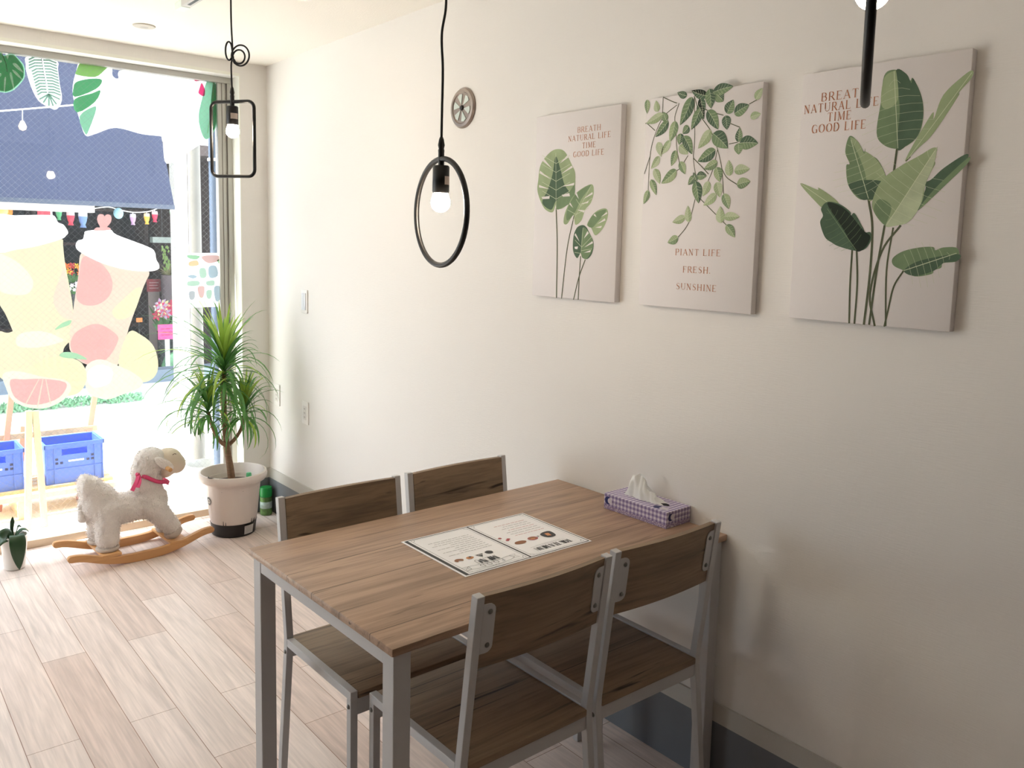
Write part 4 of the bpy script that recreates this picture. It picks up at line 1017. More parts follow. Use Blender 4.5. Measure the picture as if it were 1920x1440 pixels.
def make_sheep():
    t = thing('rocking_sheep', 'white plush rocking sheep with pink neck ribbon on wooden rockers by the window', 'rocking toy', (-.80, 4.15, 0), .055)
    b = MB()
    b.ell((-.165, 0, .275), (.088, .088, .105)); b.ell((-.222, 0, .365), (.034, .062, .066)); b.ell((-.19, 0, .33), (.055, .075, .085))
    b.ell((-.05, 0, .235), (.15, .083, .074)); b.ell((.065, 0, .25), (.088, .086, .095)); b.ell((.058, 0, .34), (.072, .070, .09))
    b.ell((.078, 0, .445), (.078, .066, .070)); b.ell((.055, 0, .40), (.07, .064, .07))
    for s in (-1, 1):
        capsule(b, (-.150, s*.064, .118), (-.145, s*.052, .25), .053, .062)
        capsule(b, (.155, s*.060, .112), (.075, s*.050, .225), .042, .056)
    me = fused(b, .009, 5)
    # curly pile: push the skin in and out, then add short tufts
    vs = [v.co.copy() for v in me.vertices]; ns = [v.normal.copy() for v in me.vertices]
    mb = MB(); cut = []
    for v, n_ in zip(vs, ns):
        q = noise.noise(v*85)*.0045+noise.noise(v*170+Vector((3, 1, 7)))*.0042
        mb.v.append(tuple(v+n_*q))
    for p in me.polygons: mb.face(tuple(p.vertices))
    r = random.Random(2); N = len(vs)
    for i in range(15000):
        k = r.randrange(N); v, n_ = vs[k], ns[k]
        if v.z < .075: continue
        tng = n_.orthogonal().normalized(); tng.rotate(Matrix.Rotation(r.uniform(0, 2*PI), 3, n_))
        side = n_.cross(tng); l = r.uniform(.005, .010); base = v+Vector((r.uniform(-.004, .004), r.uniform(-.004, .004), r.uniform(-.004, .004)))
        tip = base+n_*l+tng*l*r.uniform(.2, .9)+Vector((0, 0, -.002))
        i0 = mb.vert(base-side*.0012); i1 = mb.vert(base+side*.0012); i2 = mb.vert(tip); mb.face((i0, i1, i2))
    bpy.data.meshes.remove(me)
    me2 = bpy.data.meshes.new('body'); me2.from_pydata(mb.v, [], mb.f); me2.materials.append(M_FLEECE)
    me2.polygons.foreach_set('use_smooth', [True]*len(me2.polygons))
    body = bpy.data.objects.new('body', me2); COL.objects.link(body); body.parent = t
    # feet soles
    for s in (-1, 1):
        MB().lathe([(0, -.002), (.045, -.002), (.052, .004), (.053, .012), (.049, .018), (0, .018)], 28, (-.150, s*.064, .066)).build('sole', M_SOLE, body, smooth=.7)
        Mx = Matrix.Translation((.163, s*.060, .078)) @ Matrix.Rotation(-.5, 4, 'Y')
        MB().lathe([(0, -.012), (.034, -.012), (.043, -.004), (.044, .014), (.04, .022), (0, .022)], 28, M=Mx).build('sole', M_SOLE, body, smooth=.7)
    # face
    f = MB(); R = Matrix.Rotation(.25, 3, 'Y')
    f.ell((.165, 0, .432), (.072, .058, .068), 14, R); f.ell((.205, 0, .412), (.046, .046, .050), 12); f.ell((.148, 0, .40), (.050, .048, .052), 12)
    fm = fused(f, .007, 5); fm.materials.append(M_FACE); fm.polygons.foreach_set('use_smooth', [True]*len(fm.polygons))
    fo = bpy.data.objects.new('face', fm); COL.objects.link(fo); fo.parent = t
    e = mat('thread_brown', (110, 84, 70), .8)
    for s in (-1, 1):
        MB().tube(smoothpath([(.166, s*.0585, .474), (.176, s*.056, .478), (.186, s*.052, .474)], 4), .0016, 6).build('eye', e, fo)
        MB().tube([(.247, s*.016, .424), (.242, s*.024, .429)], .0016, 6).build('nostril', e, fo)
    for s in (-1, 1):
        er = MB(); er.ell((.118, s*.073, .440), (.052, .010, .024), 12, Matrix.Rotation(s*.25, 3, 'Z') @ Matrix.Rotation(.62, 3, 'Y'))
        er.build('ear', M_FLEECE, t, smooth=True)
    hd = MB().tube([(.130, -.125, .418), (.130, -.123, .418), (.130, .123, .418), (.130, .125, .418)], [.008, .0105, .0105, .008], 16).build('handle_dowel', M_BEECH, t, smooth=.6)
    # ribbon
    ring = []; c = Vector((.080, 0, .362)); a1 = Vector((.080, 0, -.036)); a2 = Vector((0, .076, 0))
    for k in range(40):
        w_ = 2*PI*k/40; ring.append(c+a1*math.cos(w_)+a2*math.sin(w_)+Vector((0, 0, .003*math.sin(5*w_))))
    rb = MB().sweep(ring, [(-.009, -.003), (.009, -.003), (.009, .003), (-.009, .003)], Vector((.4, .001, .9)), True).build('ribbon', M_PINK, t, smooth=True)
    kn = MB(); kn.ell((.004, -.040, .398), (.011, .011, .011), 8)
    kn.sweep(smoothpath([(.004, -.048, .396), (-.014, -.070, .370), (-.038, -.082, .335)], 5), [(-.009, -.001), (.009, -.001), (.009, .001), (-.009, .001)], Vector((.8, 0, .6)))
    kn.sweep(smoothpath([(.006, -.048, .394), (.000, -.074, .372), (-.014, -.088, .348)], 5), [(-.009, -.001), (.009, -.001), (.009, .001), (-.009, .001)], Vector((.8, 0, .6)))
    kn.build('bow', M_PINK, rb, smooth=.6)
    tl = MB(); capsule(tl, (-.248, -.012, .285), (-.246, -.022, .225), .013, .020, 5); tl.build('tail', M_FLEECE, t, smooth=True)
    # rockers
    def bottom(x): return .055*(x/.31)**2-.012*max(0, (abs(x)-.24)/.07)**2 if abs(x) < .31 else .043
    for s in (-1, 1):
        top, bot = [], []
        for k in range(41):
            x = -.325+.65*k/40; u = abs(x)/.325
            zb = .085*u**2.2 if u < .72 else .0413+(.062-.0413)*math.sin((u-.72)/.28*PI/2)
            th = .042-.012*u
            bot.append((x, zb)); top.append((x, zb+th))
        # round tips
        def cap(p, q, sg):
            c = ((p[0]+q[0])/2, (p[1]+q[1])/2); rr = (q[1]-p[1])/2
            return [(c[0]+sg*rr*math.cos(a), c[1]+rr*math.sin(a)) for a in (-1.0, -.5, 0, .5, 1.0)]
        out = bot+cap(bot[-1], top[-1], 1)+top[::-1]+cap(bot[0], top[0], -1)[::-1]
        y0 = s*.122
        rk = MB().prism(out, lambda x, z: (x, y0-.011, z), lambda x, z: (x, y0+.011, z)); rk.build('rocker', M_BEECH, t, .002, smooth=.6)
    for x in (-.150, .163):
        zt = .046 if x < 0 else .040
        MB().box(x-.042, x+.042, -.134, .134, zt+.005, zt+.0185).build('cross_slat', M_BEECH, t, .002)
make_sheep()

# ================================================================== STICKERS AND POSTER ON THE GLASS
def film(name, rgb, k=.75):
    m = bpy.data.materials.new(name); m.use_nodes = True; t = NT(m); b = t.b
    b.inputs['Base Color'].default_value = (*lin(rgb), 1); b.inputs['Roughness'].default_value = .5
    tr = t.new('ShaderNodeBsdfTranslucent'); tr.inputs[0].default_value = (*lin(rgb), 1)
    mx = t.new('ShaderNodeMixShader'); mx.inputs[0].default_value = k
    t.link(b.outputs[0], mx.inputs[1]); t.link(tr.outputs[0], mx.inputs[2]); t.link(mx.outputs[0], t.n['Material Output'].inputs[0])
    return m
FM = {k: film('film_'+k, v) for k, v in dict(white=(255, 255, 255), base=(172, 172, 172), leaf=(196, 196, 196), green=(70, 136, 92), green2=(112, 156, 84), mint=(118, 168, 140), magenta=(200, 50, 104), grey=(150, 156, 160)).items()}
def ink(name, rgb):
    m = bpy.data.materials.new('ink_'+name); m.use_nodes = True; t = NT(m); t.n.remove(t.b)
    q = t.new('ShaderNodeBsdfTransparent'); q.inputs[0].default_value = (*[.46*v for v in lin(rgb)], 1); t.link(q.outputs[0], t.n['Material Output'].inputs[0]); return m
INK = {k: ink(k, v) for k, v in dict(cream=(255, 242, 208), peach=(255, 232, 212), pale=(255, 250, 232), yellow=(255, 246, 206), pink=(255, 196, 190), rose=(252, 196, 192), green=(186, 232, 190), stripe=(150, 196, 172), orange=(255, 226, 180), red=(244, 206, 200), blue=(196, 216, 226), grey=(206, 210, 212), mint=(206, 236, 214), yellowline=(246, 250, 200), clear=(255, 255, 255)).items()}
SY = GY+.004                                          # outer face of the pane
def onglass(x, y, Y=SY):
    p = on(1, Y, x, y); return (p.x, p.z)
def outside(u, v, h): return (u, SY+.002-h, v)
B2 = lambda x, y: onglass(x*.27778, 360+y*.27778)     # zoomed region 2 of the photograph
B1 = lambda x, y: onglass(x*.27778, y*.27778)
BZ = lambda x, y: onglass(x*.125, 60+y*.125)
def shape(d, pts, m, T, n=5): d.fill(smooth2([T(*p) for p in pts], n), m)
st = thing('drink_sticker', 'large window sticker of two fruit tea cups with citrus fruit', 'window sticker')
shapes = []                                            # painter's order: (outline, part, ink)
def add(part, pts, ink_=None): shapes.append((smooth2([B2(*p) for p in pts], 4), part, ink_))
def fruit(k, tint, pts, *tt):
    add(('fruit', k), pts, tint)
    for q, m in tt: add(('fruit', k), q, m)
add(('cup', 0), [(-20, 390), (110, 385), (260, 360), (412, 318), (426, 360), (440, 480), (495, 800), (480, 1000), (300, 1060), (110, 1060), (90, 950), (40, 830), (-20, 700)], 'cream')
add(('cup', 0), [(-15, 432), (60, 440), (150, 500), (215, 580), (222, 640), (180, 690), (60, 690), (-15, 640)], 'pale')
add(('cup', 0), [(412, 560), (436, 520), (488, 800), (470, 860), (400, 820), (360, 720)], 'peach')
add(('lid', 0), [(-20, 165), (100, 158), (320, 155), (370, 165), (392, 205), (430, 222), (460, 270), (448, 292), (412, 318), (260, 362), (110, 388), (-20, 395)])
add(('cup', 1), [(552, 410), (680, 470), (860, 520), (1005, 535), (970, 640), (870, 920), (790, 1175), (600, 1170), (470, 1060), (495, 800), (530, 560)], 'peach')
add(('cup', 1), [(560, 440), (640, 450), (720, 520), (760, 610), (740, 700), (660, 760), (560, 760), (514, 700), (534, 560)], 'pink')
add(('cup', 1), [(600, 900), (680, 895), (760, 940), (800, 990), (760, 1080), (700, 1140), (580, 1160), (480, 1060), (502, 960)], 'pink')
add(('cup', 1), [(860, 700), (920, 650), (955, 660), (900, 820), (800, 860), (760, 800)], 'yellow')
add(('lid', 1), [(590, 262), (740, 254), (790, 290), (1000, 370), (1045, 405), (1055, 455), (1074, 490), (1070, 520), (1010, 535), (860, 525), (690, 480), (550, 410), (512, 370), (525, 330), (560, 318), (570, 285)])
add(('heart_stopper', 0), [(640, 262), (650, 240), (676, 238), (662, 208), (656, 178), (668, 152), (692, 150), (704, 160), (707, 168), (710, 160), (728, 150), (748, 160), (754, 184), (744, 212), (724, 236), (738, 240), (744, 256)], 'pink')
fruit(0, 'yellow', [(870, 945), (960, 970), (1030, 1030), (1062, 1110), (1066, 1200), (1030, 1260), (960, 1285), (860, 1250), (800, 1150)])
fruit(1, 'cream', [(-20, 960), (60, 950), (200, 900), (330, 910), (450, 950), (475, 1000), (430, 1060), (400, 1200), (200, 1260), (-20, 1240)], ([(130, 960), (280, 940), (400, 980), (420, 1010), (260, 1050), (120, 1040)], 'pale'))
fruit(2, 'pale', [(590, 1165), (680, 1130), (790, 1170), (900, 1220), (965, 1280), (930, 1330), (820, 1370), (720, 1400), (600, 1360), (570, 1250)], ([(600, 1200), (680, 1165), (760, 1200), (740, 1290), (640, 1320), (590, 1270)], 'clear'))
fruit(3, 'yellow', [(190, 1250), (230, 1170), (350, 1115), (480, 1120), (560, 1165), (585, 1260), (540, 1350), (440, 1380), (260, 1370)])
fruit(4, 'pale', [(20, 1230), (120, 1210), (300, 1250), (440, 1270), (480, 1330), (420, 1410), (300, 1460), (170, 1450), (80, 1400), (40, 1320)], ([(70, 1270), (160, 1265), (300, 1262), (440, 1285), (440, 1340), (380, 1400), (260, 1436), (160, 1424), (90, 1370)], 'rose'),
      ([(252, 1436), (262, 1436), (292, 1272), (286, 1272)], 'peach'), ([(176, 1420), (184, 1422), (262, 1272), (256, 1272)], 'peach'), ([(336, 1420), (344, 1418), (314, 1272), (308, 1272)], 'peach'))
add(('citrus_leaf', 0), [(400, 1100), (440, 1080), (520, 1090), (590, 1130), (500, 1125), (430, 1118)], 'green')
add(('citrus_leaf', 1), [(370, 930), (420, 885), (480, 865), (470, 895), (420, 915)], 'green')
# cut the overlapping outlines into one flat mosaic, the last outline on top
vv, ff = [], []
for pts, _, _ in shapes:
    ff.append(list(range(len(vv), len(vv)+len(pts)))); vv += [Vector(p) for p in pts]
cv, ce, cf, ov, oe, of = delaunay_2d_cdt(vv, [], ff, 1, 1e-6)
parts = {}
def inside(px_, py_, poly):
    c = False; n = len(poly)
    for i in range(n):
        (x1, y1), (x2, y2) = poly[i], poly[i-1]
        if (y1 > py_) != (y2 > py_) and px_ < (x2-x1)*(py_-y1)/(y2-y1)+x1: c = not c
    return c
for f in cf:
    gx = sum(cv[i].x for i in f)/len(f); gy = sum(cv[i].y for i in f)/len(f)
    src = [i for i, q in enumerate(shapes) if inside(gx, gy, q[0])]
    if src:
        top = max(src); parts.setdefault(shapes[top][1], []).append((f, shapes[top][2]))
for (nm, k), fl in parts.items():
    d = Draw(outside); d.use(FM['white'])
    for h, sel in ((0, None), (.0001, 1)):
        for f, m in fl:
            if sel and not m: continue
            if sel: d.use(INK[m])
            d.mb.face([d.mb.vert(outside(cv[i].x, cv[i].y, h)) for i in f])
    d.build(nm, st)

def leafsticker(name, label, cat): return thing(name, label, cat, (0, 0, 0), 0, 'leaf stickers along the top of the window')
s1 = leafsticker('monstera_sticker', 'round green monstera leaf sticker at the top left of the window', 'window sticker')
d = Draw(outside, .00006)
shape(d, [(-20, 300), (60, 350), (120, 330), (200, 330), (290, 410), (360, 500), (375, 620), (350, 720), (220, 860), (120, 905), (60, 908), (-60, 870), (-150, 700), (-120, 400)], FM['mint'], BZ)
shape(d, [(-20, 310), (60, 362), (120, 350), (200, 346), (280, 420), (345, 510), (358, 620), (335, 710), (210, 840), (120, 888), (60, 892), (-60, 850), (-130, 700), (-100, 420)], FM['green'], BZ)
for q in ([(195, 470), (240, 470), (300, 530), (352, 610), (270, 560), (205, 500)], [(190, 560), (260, 610), (340, 715), (270, 670), (200, 600)], [(145, 630), (180, 625), (215, 850), (195, 830)], [(65, 700), (92, 690), (72, 890), (60, 890)], [(-10, 430), (20, 420), (30, 450), (-10, 460)], [(-10, 620), (18, 620), (18, 660), (-10, 660)], [(85, 320), (130, 340), (115, 410)]): shape(d, q, FM['white'], BZ, 3)
d.lines([[BZ(20, 300), BZ(90, 470), BZ(110, 600)]], .004, INK['yellowline']); d.build('leaf_film', s1)
s2 = leafsticker('fern_sticker', 'pale striped fern leaf sticker hanging at the top of the window', 'window sticker')
d = Draw(outside, .00006)
shape(d, [(390, 375), (600, 350), (860, 440), (870, 560), (900, 800), (930, 1010), (850, 1160), (720, 1120), (580, 1030), (480, 850), (400, 600), (388, 480)], FM['white'], BZ, 3)
ls = []
for k in range(13):
    y = 400+k*44; cx = 618+k*7.5
    l = 410+k*11 if k > 3 else 410; r_ = 850+k*6
    ls += [[BZ(cx, y-24), BZ((cx+l)/2, y-26), BZ(l+20, y+14)], [BZ(cx+22, y-24), BZ((cx+r_)/2, y-20), BZ(r_-8, y+20)]]
for tx, ty in ((590, 1010), (650, 1060), (735, 1110), (800, 1110), (850, 1085), (900, 1010)): ls.append([BZ(735, 930), BZ(tx, ty)])
d.lines(ls, .0075, INK['stripe']); d.line([BZ(615, 345), BZ(660, 640), BZ(735, 950)], .003, INK['grey']); d.build('leaf_film', s2)
s3 = leafsticker('monstera_sticker', 'large green monstera leaf sticker in the middle of the window top, its sunlit part painted white', 'window sticker')
d = Draw(outside, .00006)
C1 = [(1260, 430), (1620, 480), (1700, 640), (1800, 705), (2000, 640)]
shape(d, [(555, 415), (740, 440), (760, 510), (800, 530), (840, 470), (1240, 515), (1440, 560), (1470, 700), (1400, 910), (1290, 980), (1120, 925), (960, 905), (780, 862), (640, 905), (575, 910), (530, 780), (490, 620), (515, 480)], FM['white'], B1, 4)  # white film stands for the part of the leaf blown out by sun
d.h += .0001
shape(d, [(560, 418), (720, 440), (700, 480), (640, 520), (520, 505), (516, 478)], FM['green2'], B1, 3)
shape(d, [(496, 590), (520, 550), (620, 530), (690, 540), (650, 600), (505, 655)], FM['green'], B1, 3)
shape(d, [(502, 670), (620, 630), (680, 610), (640, 690), (520, 760)], FM['green'], B1, 3)
shape(d, [(536, 785), (630, 720), (650, 740), (600, 880), (576, 905)], FM['mint'], B1, 3)
d.build('leaf_film', s3)
s4 = leafsticker('palm_sticker', 'leaf tip sticker painted white as if sunlit, hanging below the large monstera sticker', 'window sticker')
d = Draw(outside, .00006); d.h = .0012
shape(d, [(1120, 920), (1290, 960), (1400, 900), (1430, 920), (1250, 1040), (1195, 1075), (1125, 1104), (1105, 1030)], FM['white'], B1, 3); d.build('leaf_film', s4)  # tip coloured white to imitate sun burning out the film
s5 = leafsticker('banana_leaf_sticker', 'green banana leaf sticker at the right edge of the window top', 'window sticker')
d = Draw(outside, .00006); d.h = .0016
shape(d, [(1400, 545), (1450, 560), (1480, 630), (1482, 760), (1440, 900), (1380, 935), (1340, 800), (1370, 640)], FM['mint'], B1); shape(d, [(1440, 560), (1470, 630), (1474, 760), (1440, 880), (1420, 760)], FM['green'], B1)
d.lines([[B1(1440, 560), B1(1436, 700), B1(1400, 900)]], .003, FM['green2']); d.build('leaf_film', s5)
s6 = leafsticker('flower_sticker', 'bright pink flower sticker near the top right of the window', 'window sticker')
d = Draw(outside, .00006); d.h = .0021
shape(d, [(1310, 530), (1340, 525), (1345, 545), (1318, 548)], FM['magenta'], B1, 3); shape(d, [(1345, 600), (1362, 560), (1384, 610), (1376, 650), (1340, 630)], FM['magenta'], B1, 3); d.build('petal_film', s6)
po_ = thing('menu_poster', 'small drinks poster taped inside the window glass on the right', 'poster', (0, 0, 0))
d = Draw(lambda u, v, h: (u, GY-.003-h, v), .00006)
P3 = lambda x, y: onglass(300+x*.18059, 340+y*.18056, GY-.003)
d.fill([P3(270, 744), P3(640, 744), P3(664, 1300), P3(290, 1312)], FM['white'])
d.build('sheet', po_)
d = Draw(lambda u, v, h: (u, GY-.0036-h, v), .00006)
for pts, m in (([(285, 765), (410, 775), (380, 810), (300, 800)], 'green'), ([(430, 780), (600, 770), (620, 820), (500, 850)], 'red'), ([(300, 840), (380, 820), (400, 870), (310, 880)], 'orange'), ([(590, 820), (640, 810), (630, 870)], 'green'),
               ([(285, 985), (340, 970), (385, 990), (340, 1010)], 'blue'), ([(410, 910), (470, 905), (480, 990), (420, 1000)], 'mint'), ([(505, 890), (580, 880), (600, 980), (515, 1000)], 'blue'), ([(290, 1040), (400, 1035), (400, 1080), (290, 1085)], 'mint'), ([(480, 1040), (560, 1030), (560, 1080), (490, 1080)], 'mint'),
               ([(390, 1100), (460, 1095), (450, 1200), (410, 1200)], 'red'), ([(300, 1150), (360, 1145), (355, 1220), (310, 1225)], 'grey'), ([(480, 1140), (535, 1130), (530, 1210), (490, 1215)], 'mint'), ([(560, 1100), (625, 1095), (620, 1230), (575, 1235)], 'blue')):
    shape(d, pts, INK[m], P3, 3)
d.lines([[P3(300, y), P3(620, y-4)] for y in (1255, 1275)], .0025, INK['grey']); d.build('printed_picture', po_)

# ================================================================== OUTSIDE
M_PAVE = mat('pale_paving', (226, 224, 218), .9, bump=.2, bscale=40, var=.04, vscale=4)
struct(box_obj('street_ground', (-14, 14, YC+.15, 22, -.22, -.10), M_PAVE))
def O(x, y, Y): p = on(1, Y, x, y); return (p.x, p.z)
M_STUCCO = mat('shop_stucco', (206, 204, 200), .9)
M_SHOPDK = mat('shop_dark_timber', (74, 64, 62), .9, var=.25, vscale=3)
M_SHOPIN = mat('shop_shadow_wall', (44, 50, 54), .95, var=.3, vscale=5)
sh = MB(); sh.box(-6, 1.35, 11.0, 11.2, -.1, 4.4); struct(sh.build('shop_rear_wall', M_SHOPIN))
struct(box_obj('shop_floor', (-6, 1.2, 8.45, 11.0, -.1, 0), M_SHOPDK))
sh = MB(); sh.box(-6, 1.35, 8.3, 11.0, 2.35, 2.45); struct(sh.build('shop_ceiling', M_SHOPDK))
sh = MB(); sh.box(1.2, 1.35, 8.3, 11.0, -.1, 2.35); sh.box(-6.15, -6, 8.3, 11.0, -.1, 4.4); struct(sh.build('shop_side_wall', M_SHOPDK))
sh = MB(); sh.box(-6, 1.35, 8.3, 11.0, 2.45, 4.4); struct(sh.build('shop_upper_wall', M_STUCCO))
x0, z0 = O(40, 726, 8.25); pl_ = MB(); pl_.box(-6, 1.2, 7.6, 8.25, -.1, .08); pl_.box(-6, 1.2, 8.2, 8.45, -.1, .15); struct(pl_.build('shop_kerb', M_PAVE))
st_ = MB().box(-6, 1.2, 8.25, 8.45, .15, .27).build('shop_step', mat('step_slate', (120, 134, 150), .8)); struct(st_)
sh = MB(); sh.box(1.35, 1.5, 8.2, 12, -.1, 6); struct(sh.build('shop_corner_wall', M_STUCCO))
# neighbour building to the right, dark timber with a pale lower wall
nb = MB(); nb.mi = 0; nb.box(1.5, 6, 12, 12.3, 1.9, 6); nb.mi = 1; nb.box(1.5, 6, 11.9, 12.3, -.1, 1.9)
struct(nb.build('neighbour_wall', [mat('dark_cladding', (58, 62, 74), .8, var=.3, vscale=4), M_STUCCO]))
# awning
aw = thing('shop_awning', 'large slate blue sloping awning of the shop across the street', 'awning', (0, 0, 0))
awm = mat('awning_canvas', (20, 31, 58), .85, var=.06, vscale=2)
zb0 = 1.795; MB().prism([(-6.2, 0), (.36, 0), (.36, 1), (-6.2, 1)], lambda u, v: (u, 7.1+v*1.25, zb0+v*2.5), lambda u, v: (u, 7.1+v*1.25+.012, zb0+v*2.5-.006)).build('canopy', awm, aw)
MB().box(-6.2, .36, 7.09, 7.115, zb0-.02, zb0+.015).build('front_bar', mat('awning_bar', (60, 68, 84), .5), aw)
# white boxed beam under the awning
bm_ = MB(); a = O(-60, 376, 7.6); b2 = O(175, 402, 7.6)
tag(bm_.box(-5, b2[0], 7.55, 7.68, 1.735, 1.795).build('awning_box', mat('box_white', (224, 220, 214), .6)), 'white awning housing under the slate blue awning', 'awning housing')
c3 = thing('festoon_wire', 'pale wire with one hanging bulb stretched across the slate blue awning', 'wire')
pA, pB = O(-20, 210, 6.6), O(150, 196, 6.6)
MB().tube([(pA[0], 6.6, pA[1]), (pB[0], 6.6, pB[1])], .005, 6).build('wire', mat('pale_wire', (230, 230, 226), .6), c3)
pq, pr = O(42, 207, 6.6), O(42, 230, 6.6)
MB().tube([(pq[0], 6.6, pq[1]), (pr[0], 6.6, pr[1])], .003, 6).build('drop', MATS['pale_wire'], c3)
MB().lathe([(0, -.055), (.02, -.045), (.026, -.025), (.016, 0), (.010, .012), (0, .012)], 16, (pr[0], 6.6, pr[1])).build('bulb', mat('festoon_bulb', (250, 226, 190), .3, trans=.4), c3, smooth=True)
# posts on the right
p1, p2 = O(331, 500, 7.9), O(354, 500, 7.9)
tag(MB().box(p1[0], p2[0], 7.9, 8.05, -.1, 4.2).build('white_post', mat('post_white', (246, 246, 244), .7)), 'bright white square post at the right end of the shop front', 'post')
q1, q2 = O(352, 400, 5.4), O(378, 400, 5.4); rr = (q2[0]-q1[0])/2*.86
tag(MB().lathe([(rr*1.05, -.1), (rr, 4.5)], 28, ((q1[0]+q2[0])/2, 5.4, 0)).build('utility_pole', mat('pole_concrete', (120, 117, 110), .85, var=.08, vscale=6), smooth=.6), 'grey round utility pole just outside the window, left of the drain pipe', 'pole')
q1, q2 = O(392, 400, 4.78), O(415, 400, 4.78); rr = (q2[0]-q1[0])/2*.9; pc = ((q1[0]+q2[0])/2, 4.78, 0)
dp = thing('drain_pipe', 'blue-grey drain pipe with a white clip just outside the window edge', 'pipe', (pc[0], 4.78, -.1))
MB().lathe([(rr, 0), (rr, 4.5)], 24).build('pipe', mat('pipe_grey', (84, 98, 118), .4, .1), dp, smooth=.6)
zc = O(390, 299, 4.78)[1]
MB().lathe([(rr+.0005, zc+.092), (rr+.006, zc+.092), (rr+.006, zc+.108), (rr+.0005, zc+.108)], 24, caps=False).build('clip', mat('clip_white', (240, 240, 238), .4), dp, smooth=.6)
bk = O(372, 860, 5.35)
b_ = thing('galvanised_bucket', 'grey galvanised bucket on the pavement outside, behind the dracaena', 'bucket', (bk[0]+.0, 5.22, -.1))
MB().lathe([(0, 0), (.085, 0), (.092, .01), (.116, .20), (.120, .205), (.114, .205), (.09, .02), (0, .015)], 32).build('pail', mat('galvanised', (176, 176, 172), .4, .6, var=.1, vscale=20), b_, smooth=.6)
MB().tube([( .118*math.cos(a), .118*math.sin(a)*.3-.09, .19-.06*math.sin(a)) for a in [PI*k/12 for k in range(13)]], .003, 6).build('handle', MATS['galvanised'], b_, smooth=True)

# crates on a wooden stand
M_CRATE = mat('crate_blue', (70, 104, 190), .45); M_CRATE2 = mat('crate_dark_hole', (28, 34, 74), .7)
M_STAND = wood('stand_timber', (226, 196, 150), (190, 150, 104), 2, .4, None, .1, .6); M_STAND2 = mat('stand_stained', (190, 120, 96), .7, var=.12, vscale=10)
CYY = 5.40
def crate(label, x0, x1, zb, zt, rz):
    t = thing('plastic_crate', label, 'crate', ((x0+x1)/2, CYY, zb), rz, 'blue crates on the wooden stand')
    hx, dp_, H, w_ = (x1-x0)/2, .24, zt-zb, .008
    b = MB(); b.box(-hx, hx, 0, w_, 0, H*.70); b.box(-hx, -.07, 0, w_, H*.70, H); b.box(.07, hx, 0, w_, H*.70, H); b.box(-.07, .07, 0, w_, H*.86, H)
    b.box(-hx, hx, dp_-w_, dp_, 0, H); b.box(-hx, -hx+w_, w_, dp_-w_, 0, H); b.box(hx-w_, hx, w_, dp_-w_, 0, H); b.box(-hx, hx, 0, dp_, 0, w_)
    body = b.build('body', M_CRATE, t, .0015)
    r_ = MB()
    r_.box(-hx-.006, hx+.006, -.008, 0, H-.022, H+.002); r_.box(-hx-.006, hx+.006, dp_, dp_+.008, H-.022, H+.002); r_.box(-hx-.008, -hx, -.008, dp_+.008, H-.022, H+.002); r_.box(hx, hx+.008, -.008, dp_+.008, H-.022, H+.002)
    for x in (-hx, -hx*.72, hx*.72-.006, hx-.006): r_.box(x, x+.006, -.005, 0, .004, H-.022)
    r_.box(-hx, hx, -.005, 0, H*.36, H*.36+.006)
    r_.build('rib', M_CRATE, t, .001)
    hl = MB()
    for (x, z) in ((-hx*.62, H*.62), (-hx*.62, H*.52), (-hx*.46, H*.52), (hx*.46, H*.54), (hx*.62, H*.54), (hx*.62, H*.64)): hl.box(x-.008, x+.008, -.0012, .001, z-.007, z+.007)
    hl.build('vent_hole', M_CRATE2, t)
    MB().box(-.035, .05, -.0012, .001, H*.53, H*.57).build('white_marking', mat('crate_print', (240, 244, 250), .5), t)
    return t
x0, zt = O(84, 836, CYY); x1, _ = O(192, 818, CYY); _, zb = O(140, 903, CYY)
SHZ = zb
crate('blue plastic crate in full view outside, behind the rocking sheep and below the citrus sticker', x0, x1, SHZ, zt, 0)
crate('blue plastic crate cut off by the edge of the view, beyond the timber stand legs', x0-(x1-x0)-.115, x0-.115, SHZ, zt, 0)
sd_ = thing('display_stand', 'pale timber display stand outside the window holding two blue crates', 'stand', (0, 0, 0))
def bar(pts, a, b, name, m): MB().sweep(pts, [(-a, -b), (a, -b), (a, b), (-a, b)], Vector((1, 0, 0))).build(name, m, sd_, .002)
def O3(x, y, Y): p = on(1, Y, x, y); return Vector((p.x, Y, p.z))
g0 = -.1
for (xa, ya, Ya, xb, Yb) in ((54, 770, 5.22, 50, 5.12), (66, 770, 5.22, 82, 5.12)):
    A = O3(xa, ya, Ya); Bt = on(2, g0, xb, 942); B = Vector((O(xb, 935, Yb)[0], Yb, g0)); bar([A, B], .017, .012, 'front_leg', M_STAND)
for (xa, ya, xb, yb) in ((22, 735, 11, 835), (44, 800, 36, 905), (178, 740, 166, 820)):
    A = O3(xa, ya, 5.78); B = O3(xb, yb, 5.68); dv = (B-A); B2_ = A+dv*((g0-A.z)/dv.z); bar([A, B2_], .016, .012, 'rear_leg', M_STAND2)
ra, rb_ = O3(-60, 825, 5.70), O3(182, 804, 5.70); ra.z = rb_.z = (ra.z+rb_.z)/2
MB().box(ra.x, rb_.x, 5.69, 5.715, ra.z-.018, ra.z+.018).build('rail', M_STAND, sd_, .002)
MB().box(ra.x-.2, x1+.05, CYY-.10, CYY-.05, SHZ-.045, SHZ-.012).build('shelf_slat', M_STAND, sd_, .002)
for k in range(4): MB().box(ra.x-.2, x1+.05, CYY-.02+k*.085, CYY+.04+k*.085, SHZ-.02, SHZ-.0005).build('shelf_slat', M_STAND, sd_, .002)
